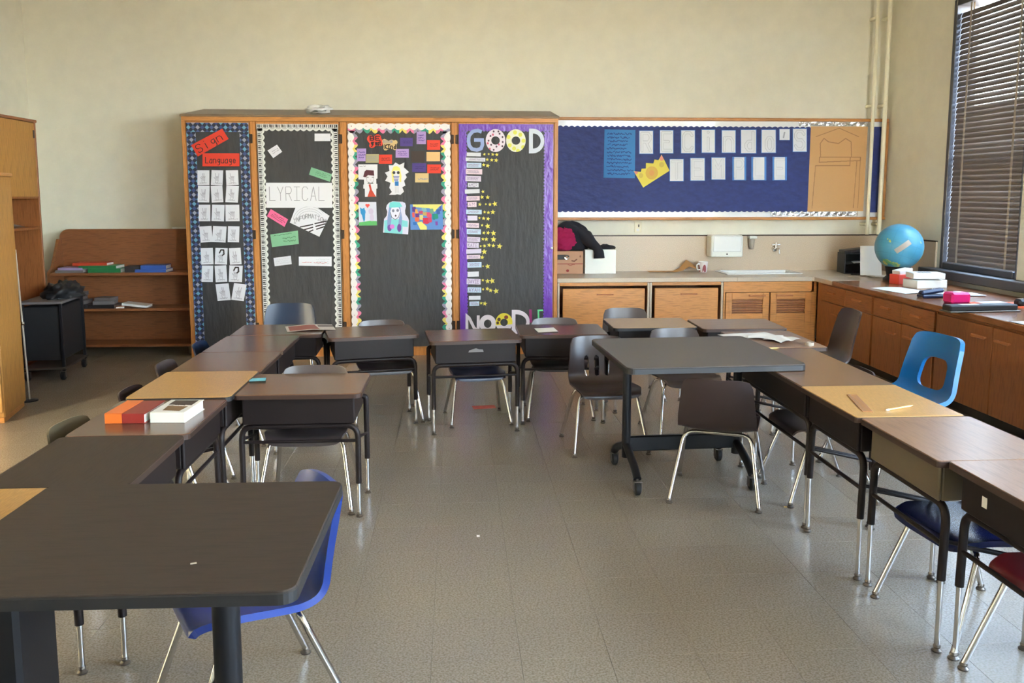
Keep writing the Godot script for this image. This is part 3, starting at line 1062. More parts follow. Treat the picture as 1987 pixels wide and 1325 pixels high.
	M.navy_plastic = plain(rgb(34, 48, 82), 0.35)
	M.chair_brown = plain(rgb(58, 46, 44), 0.3)
	M.chair_grey = plain(rgb(76, 66, 64), 0.34)
	M.chair_navy = plain(rgb(28, 36, 62), 0.3)
	M.chair_blue = plain(rgb(26, 56, 134), 0.3)
	M.chair_royal = plain(rgb(24, 32, 74), 0.26)
	M.chair_cyan = plain(rgb(10, 106, 170), 0.36)
	M.chair_teal = plain(rgb(16, 36, 62), 0.35)
	M.chair_olive = plain(rgb(92, 84, 64), 0.4)
	M.chair_maroon = plain(rgb(104, 30, 38), 0.35)
	M.jacket = plain(rgb(26, 26, 34), 0.85)
	M.jacket.rim_enabled = true
	M.jacket.rim = 0.3
	M.fleece = relief(plain(rgb(206, 34, 100), 0.95), bump_tex(61, 0.06, 3), 1.0)
	M.fleece.uv1_triplanar = true
	M.fleece.uv1_scale = Vector3(8, 8, 8)
	M.cardboard = tri_mat(rgb(190, 144, 112), fine, Vector3(4, 4, 4), 0.8)
	M.green_cover = plain(rgb(40, 112, 66), 0.4)
	M.blue_cover = plain(rgb(58, 92, 166), 0.4)
	M.red_cover = plain(rgb(196, 70, 44), 0.45)
	M.dark_cover = plain(rgb(46, 42, 42), 0.45)
	M.grey_cover = plain(rgb(112, 106, 104), 0.5)
	M.lilac_cover = plain(rgb(170, 150, 190), 0.5)
	M.orange_cover = plain(rgb(222, 112, 44), 0.35)
	M.crimson_cover = plain(rgb(142, 44, 40), 0.35)
	M.purple_paper = relief(plain(rgb(106, 54, 168), 0.28), crinkle, 0.4)
	M.purple_paper.uv1_triplanar = true
	M.purple_paper.uv1_scale = Vector3(4, 2, 4)
	M.letter_blue = plain(rgb(150, 166, 210), 0.6)
	M.letter_pale = plain(rgb(206, 212, 222), 0.6)
	M.letter_white = plain(rgb(222, 214, 222), 0.6)
	M.letter_green = plain(rgb(110, 222, 150), 0.6)
	M.letter_magenta = plain(rgb(140, 36, 104), 0.6)
	M.floor_red = plain(rgb(206, 96, 84), 0.6)
	M.pencil = plain(rgb(226, 190, 120), 0.4)
	M.clear_ruler = plain(rgb(168, 118, 78), 0.2)
	M.cyan_note = plain(rgb(110, 196, 220), 0.7)
	M.tile_wall = plain(rgb(232, 230, 222), 0.8)
	# repeating strips
	var im := Image.create(64, 64, false, Image.FORMAT_RGBA8)
	for y in 64:
		for x in 64:
			var a := int(floor((x + y) / 16.0)) % 4
			var b := int(floor((x - y + 64) / 16.0)) % 4
			var c := rgb(36, 40, 58)
			if (a + b) % 2 == 0:
				c = [rgb(72, 92, 140), rgb(104, 156, 184), rgb(60, 76, 124), rgb(156, 156, 172)][(a * 2 + b) % 4]
			im.set_pixel(x, y, c)
	M.argyle = plain(Color.WHITE, 0.6)
	M.argyle.albedo_texture = ImageTexture.create_from_image(im)
	M.argyle.uv1_scale = Vector3(0.5, 0.5, 1)
	im = Image.create(64, 64, false, Image.FORMAT_RGBA8)
	im.fill(rgb(218, 218, 214))
	for k in [[6, 9], [21, 15], [46, 9]]:
		im.fill_rect(Rect2i(k[0], 4, k[1], 30), rgb(30, 30, 32))
	im.fill_rect(Rect2i(0, 40, 64, 3), rgb(90, 90, 90))
	M.piano = plain(Color.WHITE, 0.5)
	M.piano.albedo_texture = ImageTexture.create_from_image(im)
	im = Image.create(256, 64, false, Image.FORMAT_RGBA8)
	im.fill(rgb(232, 226, 222))
	var cups := [rgb(226, 118, 156), rgb(154, 146, 168), rgb(42, 150, 122), rgb(230, 212, 106)]
	for k in 4:
		im.fill_rect(Rect2i(k * 64, 42, 64, 22), cups[k])
		im.fill_rect(Rect2i(k * 64 + 29, 16, 6, 6), rgb(150, 60, 70) if k % 2 == 0 else rgb(220, 214, 214))
	M.cupcake = plain(Color.WHITE, 0.55)
	M.cupcake.albedo_texture = ImageTexture.create_from_image(im)
	M.cupcake.uv1_scale = Vector3(0.25, 1, 1)
	# globe: oceans, land and faint meridians
	var f := FastNoiseLite.new()
	f.seed = 77
	f.frequency = 1.1
	f.fractal_octaves = 4
	im = Image.create(512, 256, false, Image.FORMAT_RGBA8)
	for y in 256:
		for x in 512:
			var th := PI * y / 255.0
			var a := TAU * x / 512.0
			var p := Vector3(sin(th) * cos(a), cos(th), sin(th) * sin(a))
			var h := f.get_noise_3dv(p) + 0.55 * maxf(0.0, cos(a + 0.55)) - 0.4
			var c := rgb(78, 150, 176)
			if h > 0.04:
				c = rgb(196, 196, 110) if f.get_noise_3dv(p * 2.3) > 0.0 else rgb(120, 178, 120)
			if x % 43 == 0 or y % 43 == 0:
				c = c.darkened(0.12)
			im.set_pixel(x, y, c)
	M.globe = plain(Color.WHITE, 0.3)
	M.globe.albedo_texture = ImageTexture.create_from_image(im)
	M.prints = plain(Color.WHITE, 0.7)

# ---------------------------------------------------------------- the scene
func _ready() -> void:
	rng.seed = 7
	# camera
	var cam := Camera3D.new()
	cam.name = "camera"
	add_child(cam)
	cam.keep_aspect = Camera3D.KEEP_HEIGHT
	cam.set_frustum(0.05 * 1325.0 / 1680.0, Vector2(0, -0.05 * 82.5 / 1680.0), 0.05, 60.0)
	cam.position = Vector3(0, 1.58, 0)
	cam.rotation_degrees = Vector3(-6.957, -3.668, 0)
	cam.current = true
	# sky: an overcast bright day beyond the windows
	var env := Environment.new()
	var sky_mat := ProceduralSkyMaterial.new()
	sky_mat.sky_top_color = rgb(142, 168, 198)
	sky_mat.sky_horizon_color = rgb(228, 244, 248)
	sky_mat.ground_horizon_color = rgb(198, 198, 192)
	sky_mat.ground_bottom_color = rgb(140, 136, 128)
	sky_mat.sky_energy_multiplier = 1.0
	var sky := Sky.new()
	sky.sky_material = sky_mat
	env.background_mode = Environment.BG_SKY
	env.sky = sky
	env.background_energy_multiplier = 24.0
	env.tonemap_mode = Environment.TONE_MAPPER_LINEAR
	env.tonemap_exposure = 3.75
	env.sdfgi_enabled = true
	env.ssao_enabled = true
	env.ssil_enabled = true
	var we := WorldEnvironment.new()
	we.name = "world"
	we.environment = env
	add_child(we)
	# the corridor's ceiling lamp, outside the open door on the left
	var hall := AreaLight3D.new()
	hall.name = "corridor_lamp_light"
	hall.area_size = Vector2(1.1, 1.6)
	hall.light_color = Color(1.0, 0.95, 0.84)
	hall.light_energy = 70.0
	hall.area_range = 20.0
	hall.area_attenuation = 2.0
	hall.shadow_enabled = true
	add_child(hall)
	hall.position = Vector3(-5.3, 2.66, -0.9)
	hall.rotation_degrees = Vector3(-90, 0, 0)

	setup_materials()
	atlas = Image.create(AW, AW, false, Image.FORMAT_RGBA8)
	atlas.fill(PAPER)
	glide_mesh = glide()
	build_room(cam)
	build_windows()
	build_front_windows()
	build_wardrobes()
	build_board()
	build_counters()
	build_left_side()
	build_desks()
	build_chairs()
	build_desk_things()
	build_counter_things()
	build_pins()
	M.prints.albedo_texture = ImageTexture.create_from_image(atlas)

const WX := 4.62
const WZ := -9.2
const WL := -4.3
const FRONT := 2.8
const TOP := 3.85
const OPENINGS := [0, 1, 4, 5]
const FRONT_OPENINGS := [Vector2(2.7, 4.4)]

func window_z(k: int) -> Vector2:
	return Vector2(-8.0 + 1.3 * k, -6.85 + 1.3 * k)

func build_room(cam: Camera3D) -> void:
	# floor of square vinyl tiles with open joints
	var fl := struct("floor", MB.new().box(Vector3((WX + WL) / 2, -0.08, (WZ + FRONT) / 2), Vector3(WX - WL + 0.4, 0.15, FRONT - WZ + 0.4)).done(), M.sub_floor)
	var s := 0.3048
	var g := 0.00025
	var kinds := MB.new().box(Vector3(0, -0.0025, 0), Vector3(s - g * 2, 0.005, s - g * 2), 0.0007).done()
	var spots := []
	var i0 := int(floor((WL + 0.096) / s))
	for i in range(i0, i0 + 31):
		for j in range(0, 41):
			var c := Vector3(-0.096 + (i + 0.5) * s, 0, 2.6 - (j + 0.5) * s + 0.11 + s)
			if c.x - s / 2 > WX or c.x + s / 2 < WL or c.z - s / 2 < WZ or c.z - s / 2 > FRONT:
				continue
			var q := cam.global_transform.affine_inverse() * c
			var seen := q.z < -0.5 and absf(q.x / q.z) < 0.66 and c.z < -1.6
			spots.append([c, (c - cam.position).length() if seen else 100.0 + spots.size()])
	spots.sort_custom(func(a, b): return a[1] < b[1])
	var rest := MB.new()
	for k in spots.size():
		var c: Vector3 = spots[k][0]
		var pick := absi(int(c.x * 31.7) * 7 + int(c.z * 17.3) * 3) % 4
		if k < 300:
			part("tile", kinds, M["tile%d" % pick], fl, c)
		else:
			rest.box(c - Vector3(0, 0.0025, 0), Vector3(s - g * 2, 0.005, s - g * 2), 0.0011)
	var far := part("tile_field", rest.done(), M.tile0, fl)
	far.set_meta("kind", "stuff")
	# walls with thickness; the right wall leaves window openings
	struct("wall_back", MB.new().box(Vector3((WX + WL) / 2, TOP / 2, WZ - 0.125), Vector3(WX - WL + 0.5, TOP, 0.25)).done(), M.wall)
	# the wall behind the camera has a window, which the white board mirrors
	var fw := MB.new()
	fw.box(Vector3((WX + WL) / 2, 0.435, FRONT + 0.125), Vector3(WX - WL + 0.5, 0.87, 0.25))
	fw.box(Vector3((WX + WL) / 2, (3.35 + TOP) / 2, FRONT + 0.125), Vector3(WX - WL + 0.5, TOP - 3.35, 0.25))
	var x0 := WL - 0.25
	for k in 2:
		var x1: float = FRONT_OPENINGS[k].x if k < 1 else WX + 0.25
		fw.box(Vector3((x0 + x1) / 2, 2.11, FRONT + 0.125), Vector3(x1 - x0, 2.48, 0.25))
		if k < 1:
			x0 = FRONT_OPENINGS[k].y
	struct("wall_front", fw.done(), M.wall)
	struct("ceiling", MB.new().box(Vector3((WX + WL) / 2, TOP + 0.1, (WZ + FRONT) / 2), Vector3(WX - WL + 0.5, 0.2, FRONT - WZ + 0.5)).done(), M.ceiling)
	var r := MB.new()
	var lo := 0.87
	var hi := 3.35
	r.box(Vector3(WX + 0.125, lo / 2, (WZ + FRONT) / 2), Vector3(0.25, lo, FRONT - WZ))
	r.box(Vector3(WX + 0.125, (hi + TOP) / 2, (WZ + FRONT) / 2), Vector3(0.25, TOP - hi, FRONT - WZ))
	var z0 := WZ
	for k in OPENINGS + [-1]:
		var z1: float = window_z(k).x if k >= 0 else FRONT
		r.box(Vector3(WX + 0.125, (lo + hi) / 2, (z0 + z1) / 2), Vector3(0.25, hi - lo, z1 - z0))
		z0 = window_z(k).y
	struct("wall_right", r.done(), M.wall)
	# left wall with an open doorway to a lit corridor
	var l := MB.new()
	var da := -3.6
	var db := -2.5
	l.box(Vector3(WL - 0.1, TOP / 2, (WZ + da) / 2), Vector3(0.2, TOP, da - WZ))
	l.box(Vector3(WL - 0.1, TOP / 2, (FRONT + db) / 2), Vector3(0.2, TOP, FRONT - db))
	l.box(Vector3(WL - 0.1, (2.1 + TOP) / 2, (da + db) / 2), Vector3(0.2, TOP - 2.1, db - da))
	struct("wall_left", l.done(), M.wall)
	var dt := MB.new()
	for z in [da, db]:
		dt.box(Vector3(WL + 0.01, 1.05, z), Vector3(0.06, 2.1, 0.08), 0.01)
	dt.box(Vector3(WL + 0.01, 2.12, (da + db) / 2), Vector3(0.06, 0.08, db - da + 0.08), 0.01)
	struct("trim_2", dt.done(), M.counter_oak)
	var co := MB.new()
	co.box(Vector3(-5.4, -0.05, -2.3), Vector3(2.0, 0.1, 6.4))
	co.box(Vector3(-5.4, 2.85, -2.3), Vector3(2.0, 0.1, 6.4))
	co.box(Vector3(-6.35, 1.4, -2.3), Vector3(0.1, 2.8, 6.4))
	co.box(Vector3(-5.4, 1.4, -5.45), Vector3(2.0, 2.8, 0.1))
	co.box(Vector3(-5.4, 1.4, 0.85), Vector3(2.0, 2.8, 0.1))
	struct("wall_corridor", co.done(), M.tile_wall)
	var lamp := plain(rgb(250, 244, 228), 0.5)
	lamp.emission_enabled = true
	lamp.emission = rgb(255, 246, 226)
	lamp.emission_energy_multiplier = 2.0
	var lt := single("ceiling_lamp", MB.new().box(Vector3(-5.3, 2.74, -0.9), Vector3(1.15, 0.12, 1.65), 0.02).done(), lamp, "glowing flat ceiling lamp in the corridor outside the left door", "lamp")
	lt.cast_shadow = GeometryInstance3D.SHADOW_CASTING_SETTING_ON
	# splashback panels above the sink counter, with a dark metal line on top
	struct("trim_3", MB.new().box(Vector3(2.80, 0.935, WZ + 0.01), Vector3(3.63, 0.38, 0.02), 0.002).box(Vector3(WX - 0.01, 0.93, -8.62), Vector3(0.02, 0.37, 1.14), 0.002).done(), M.splash)
	struct("trim_4", MB.new().box(Vector3(2.80, 1.13, WZ + 0.012), Vector3(3.63, 0.012, 0.026), 0.002).box(Vector3(WX - 0.012, 1.12, -8.62), Vector3(0.026, 0.012, 1.14), 0.002).done(), M.hinge)
	# heating pipes in the far right corner
	for k in 2:
		var px: float = [4.405, 4.535][k]
		var p := MB.new().tube([Vector3(px, 1.14, -9.06), Vector3(px, TOP, -9.06)], 0.019 if k == 0 else 0.022, 14)
		var o := single("wall_pipe", p.done(), M.trim, ["thin cream vertical pipe in front of the board, the one farther from the corner", "thicker cream vertical pipe nearest the far right corner"][k], "pipe")
		for y in [1.25, 2.5, 3.4]:
			part("bracket", MB.new().box(Vector3(px, y, -9.13), Vector3(0.05, 0.03, 0.13), 0.004).done(), M.trim, o)
	# wall socket
	var so := single("wall_socket", MB.new().box(Vector3(1.942, 1.223, WZ + 0.006), Vector3(0.078, 0.118, 0.012), 0.004).done(), M.trim, "cream wall plate with a switch between the board and the splashback", "socket")
	part("toggle", MB.new().box(Vector3(1.948, 1.235, WZ + 0.016), Vector3(0.012, 0.028, 0.012), 0.002).done(), M.hinge, so)
	part("socket_face", MB.new().box(Vector3(1.938, 1.19, WZ + 0.014), Vector3(0.03, 0.026, 0.006), 0.002).done(), M.porcelain, so)

func build_windows() -> void:
	var lo := 0.87
	var hi := 3.35
	struct("trim_1", MB.new().box(Vector3(WX - 0.03, 0.83, -2.75), Vector3(0.20, 0.08, 10.8), 0.006).done(), M.sill_stone)
	for k in OPENINGS:
		var z := window_z(k)
		var c := (z.x + z.y) / 2
		var w := z.y - z.x
		var f := MB.new()
		for e in [[z.x + 0.025, 0.05], [z.y - 0.012, 0.024]]:
			f.box(Vector3(WX + 0.105, (lo + hi) / 2, e[0]), Vector3(0.22, hi - lo, e[1]), 0.006)
		for y in [lo + 0.03, hi - 0.03]:
			f.box(Vector3(WX + 0.105, y, c), Vector3(0.22, 0.06, w - 0.10), 0.006)
		f.box(Vector3(WX + 0.16, 1.9, c), Vector3(0.07, 0.06, w - 0.10), 0.006)
		var win := struct("window_%d" % (OPENINGS.find(k) + 1), f.done(), M.window_metal)
		for y in [[lo + 0.06, 1.87], [1.93, hi - 0.06]]:
			part("pane", MB.new().box(Vector3(WX + 0.16, (y[0] + y[1]) / 2, c), Vector3(0.004, y[1] - y[0], w - 0.10)).done(), M.glass, win)
		if k > 1:
			continue
		# venetian blind
		var names := ["closed brown venetian blind in the far right window, next to the corner", "closed brown venetian blind in the second window from the far corner"]
		var b := thing("venetian_blind", names[k], "blind", Vector3(WX + 0.045, 0, c))
		part("head_rail", MB.new().box(Vector3(0, hi - 0.03, 0), Vector3(0.06, 0.05, w - 0.104), 0.004).done(), M.slat, b)
		part("bottom_rail", MB.new().box(Vector3(0, lo + 0.055, 0), Vector3(0.05, 0.022, w - 0.108), 0.004).done(), M.slat, b)
		var tilt := Basis(Vector3(0, 0, 1), deg_to_rad(73))
		var pitch := 0.0478
		var n := int((hi - lo - 0.14) / pitch)
		var arc := []
		for e in [0.0012, 0.0]:
			var row := []
			for q in 5:
				var t := -1.0 + q * 0.5
				row.append(tilt * Vector3(t * 0.026, e + 0.004 * (1.0 - t * t), 0))
			arc.append(row)
		var one := MB.new()
		for q in 4:
			for e in 2:
				var a: Vector3 = arc[e][q]
				var d: Vector3 = arc[e][q + 1]
				var hz := Vector3(0, 0, w / 2 - 0.053)
				one.quad(a - hz, d - hz, d + hz, a + hz, tilt * Vector3(0, 1 if e == 0 else -1, 0))
		var slat_mesh := one.done()
		if k == 0:
			for i in n:
				var sl := part("slat", slat_mesh, M.slat, b, Vector3(0, lo + 0.085 + i * pitch, 0))
				sl.rotation.z = deg_to_rad(rng.randf_range(-2.0, 2.0) - (5.0 if i % 9 == 4 else 0.0))
		else:
			var st := SurfaceTool.new()
			for i in n:
				st.append_from(slat_mesh, 0, Transform3D(Basis.IDENTITY, Vector3(0, lo + 0.085 + i * pitch, 0)))
			var field := part("slat_field", st.commit(), M.slat, b)
			field.set_meta("kind", "stuff")
		for e in [-0.36, 0.36]:
			for q in [-1.0, 1.0]:
				part("tape", MB.new().box(Vector3(q * 0.013, (lo + hi) / 2, e), Vector3(0.001, hi - lo - 0.1, 0.028)).done(), M.tape, b)

func build_front_windows() -> void:
	var lo := 0.87
	var hi := 3.35
	for k in FRONT_OPENINGS.size():
		var e: Vector2 = FRONT_OPENINGS[k]
		var c := (e.x + e.y) / 2
		var w := e.y - e.x
		var f := MB.new()
		for x in [e.x + 0.025, e.y - 0.025]:
			f.box(Vector3(x, (lo + hi) / 2, FRONT + 0.105), Vector3(0.05, hi - lo, 0.22), 0.006)
		for y in [lo + 0.03, 1.9, hi - 0.03]:
			f.box(Vector3(c, y, FRONT + 0.105), Vector3(w - 0.10, 0.06, 0.22), 0.006)
		var win := struct("window_%d" % (OPENINGS.size() + k + 1), f.done(), M.window_metal)
		for y in [[lo + 0.06, 1.87], [1.93, hi - 0.06]]:
			part("pane", MB.new().box(Vector3(c, (y[0] + y[1]) / 2, FRONT + 0.16), Vector3(w - 0.10, y[1] - y[0], 0.004)).done(), M.glass, win)

func build_wardrobes() -> void:
	var zf := -8.40
	var t := thing("wardrobe_cabinet", "tall oak wardrobe with four doors covered in black paper, against the back wall", "cabinet")
	var side := PackedVector2Array([Vector2(8.40, 0), Vector2(9.19, 0), Vector2(9.19, 2.415), Vector2(8.40, 2.295)])
	var body := MB.new()
	for e in [[-2.555, -2.53], [0.955, 0.983]]:
		# outline in (-z, y), thickness along x
		var xf := Transform3D(Basis(Vector3(0, 0, -1), Vector3.UP, Vector3.RIGHT), Vector3.ZERO)
		body.slab(side, e[0], e[1], xf)
	body.box(Vector3(-0.786, 1.2, -9.18), Vector3(3.49, 2.3, 0.02))
	body.box(Vector3(-0.786, 0.04, -8.44), Vector3(3.49, 0.08, 0.04))
	part("body", body.done(), M.oak, t)
	var slope := atan2(0.12, 0.79)
	part("top_panel", MB.new().box(Vector3(-0.786, 2.362, -8.797), Vector3(3.56, 0.022, 0.815), 0.004, Basis(Vector3.RIGHT, slope)).done(), tri_mat(rgb(140, 116, 92), M.oak.albedo_texture, Vector3(0.7, 9, 9), 0.4), t)
	var fr := MB.new()
	fr.box(Vector3(-0.786, 2.273, zf - 0.012), Vector3(3.538, 0.044, 0.026), 0.003)
	part("top_rail", fr.done(), M.oak_x, t)
	for e in [[-2.555, -2.515], [-1.928, -1.874], [-1.094, -1.030], [-0.040, 0.020], [0.945, 0.983]]:
		part("stile", MB.new().box(Vector3((e[0] + e[1]) / 2, 1.125, zf - 0.012), Vector3(e[1] - e[0], 2.25, 0.026), 0.003).done(), M.oak, t)
	var doors := [[-2.511, -1.932], [-1.870, -1.098], [-1.026, -0.044], [0.024, 0.941]]
	for k in 4:
		var a: float = doors[k][0]
		var b: float = doors[k][1]
		var d := part("door", MB.new().box(Vector3((a + b) / 2, 1.165, zf + 0.001), Vector3(b - a, 2.165, 0.022), 0.003).done(), M.oak, t)
		var hx: float = [-1.928, -1.094, -0.040, 0.020][k]
		var inward: float = [-1.0, -1.0, -1.0, 1.0][k]
		for y in [2.09, 1.19, 0.3]:
			part("hinge", MB.new().box(Vector3(hx + inward * -0.012, y, zf + 0.006), Vector3(0.02, 0.085, 0.012), 0.003).tube([Vector3(hx + 0.002 * inward, y - 0.045, zf + 0.012), Vector3(hx + 0.002 * inward, y + 0.045, zf + 0.012)], 0.006, 8).done(), M.hinge, d)
		single("backing_paper", MB.new().box(Vector3((a + b) / 2, 1.16, DOOR_Z - 0.0012), Vector3(b - a - 0.012, 2.13, 0.0024)).done(), M.black_paper, "black backing paper on the %s wardrobe door" % ["first, checkered-border", "second, piano-border", "third, cupcake-border", "fourth, purple-border"][k], "paper", "black papers on the wardrobe doors")
	# borders round the papers
	var bot := 0.10
	var topy := 2.235
	border(Vector2(-2.508, topy), Vector2(-1.935, topy), Vector2(0, -1), 0.085, 0.0, 0.085, "border_strip", "blue checkered border strip along the top of the first wardrobe door", M.argyle, 0.0004)
	border(Vector2(-2.508, bot), Vector2(-2.508, topy - 0.085), Vector2(1, 0), 0.085, 0.0, 0.085, "border_strip", "blue checkered border strip down the left edge of the first wardrobe door", M.argyle, 0.0004)
	border(Vector2(-1.935, bot), Vector2(-1.935, topy - 0.085), Vector2(-1, 0), 0.085, 0.0, 0.085, "border_strip", "blue checkered border strip down the right edge of the first wardrobe door", M.argyle, 0.0004)
	border(Vector2(-1.862, topy - 0.01), Vector2(-1.106, topy - 0.01), Vector2(0, -1), 0.066, 0.018, 0.058, "border_strip", "piano key border strip along the top of the second wardrobe door", M.piano, 0.0004)
	border(Vector2(-1.856, bot), Vector2(-1.856, topy - 0.05), Vector2(1, 0), 0.066, 0.018, 0.058, "border_strip", "piano key border strip down the left edge of the second wardrobe door", M.piano, 0.0004)
	border(Vector2(-1.112, bot), Vector2(-1.112, topy - 0.05), Vector2(-1, 0), 0.066, 0.018, 0.058, "border_strip", "piano key border strip down the right edge of the second wardrobe door", M.piano, 0.0004)
	border(Vector2(-1.015, topy - 0.008), Vector2(-0.055, topy - 0.008), Vector2(0, -1), 0.086, 0.034, 0.073, "border_strip", "cupcake border strip along the top of the third wardrobe door", M.cupcake, 0.0004, 0.01)
	border(Vector2(-1.010, bot), Vector2(-1.010, topy - 0.07), Vector2(1, 0), 0.086, 0.034, 0.073, "border_strip", "cupcake border strip down the left edge of the third wardrobe door", M.cupcake, 0.0004, 0.01)
	border(Vector2(-0.058, bot), Vector2(-0.058, topy - 0.07), Vector2(-1, 0), 0.086, 0.034, 0.073, "border_strip", "cupcake border strip down the right edge of the third wardrobe door", M.cupcake, 0.0004, 0.01)
	border(Vector2(0.030, topy), Vector2(0.935, topy), Vector2(0, -1), 0.072, 0.012, 0.032, "border_strip", "purple scalloped border strip along the top of the fourth wardrobe door", M.purple_paper, 0.0004)
	border(Vector2(0.030, bot), Vector2(0.030, topy - 0.07), Vector2(1, 0), 0.078, 0.012, 0.032, "border_strip", "purple scalloped border strip down the left edge of the fourth wardrobe door", M.purple_paper, 0.0004)
	border(Vector2(0.935, bot), Vector2(0.935, topy - 0.07), Vector2(-1, 0), 0.092, 0.012, 0.032, "border_strip", "purple scalloped border strip down the right edge of the fourth wardrobe door", M.purple_paper, 0.0004)
	# crumpled paper on the sloping top
	var cr := blob(Vector3(-1.33, 2.385, -8.60), Vector3(0.13, 0.035, 0.07), 0.9, 0.35, 5, 10, 18, 2.345)
	single("crumpled_paper", cr.done(), M.white_paper, "crumpled white paper lying on top of the tall wardrobe", "paper")

func letter(called: String, mesh: MB, mat: Material, label: String) -> void:
	single(called, mesh.done(), mat, label, "letter", "")

func ring_pair(a: Array, lift: float, closed: bool, uv := Rect2()) -> MB:
	return MB.new().pairs(a[0], a[1], DOOR_Z + lift, DOOR_Z + lift + 0.0012, closed, 1.0, Transform3D.IDENTITY, uv)

func uv_box(r: Rect2i, x0: float, y1: float, w: float, h: float) -> Rect2:
	# maps (x, -y) to the cell: uv = pos + (x, -y) * size
	var sz := Vector2(r.size.x / w, r.size.y / h) / AW
	return Rect2((Vector2(r.position) / AW) - Vector2(x0, -y1) * sz, sz)

func d_shape(x0: float, y0: float, x1: float, y1: float, w: float) -> Array:
	# outer and inner outlines of a letter D
	var a := PackedVector2Array()
	var b := PackedVector2Array()
	var cy := (y0 + y1) / 2
	for i in 15:
		var t := PI / 2 - PI * i / 14
		a.append(Vector2(x0 + (x1 - x0) * 0.25 + cos(t) * (x1 - x0) * 0.75, cy + sin(t) * (y1 - y0) / 2))
		b.append(Vector2(x0 + w + ((x1 - x0) * 0.2) * 0.2 + cos(t) * ((x1 - x0) - w * 2.1), cy + sin(t) * ((y1 - y0) / 2 - w * 1.2)))
	for p in [Vector2(x0, y0), Vector2(x0, cy), Vector2(x0, y1)]:
		a.append(p)
	for p in [Vector2(x0 + w, y0 + w * 1.2), Vector2(x0 + w, cy), Vector2(x0 + w, y1 - w * 1.2)]:
		b.append(p)
	return [a, b]

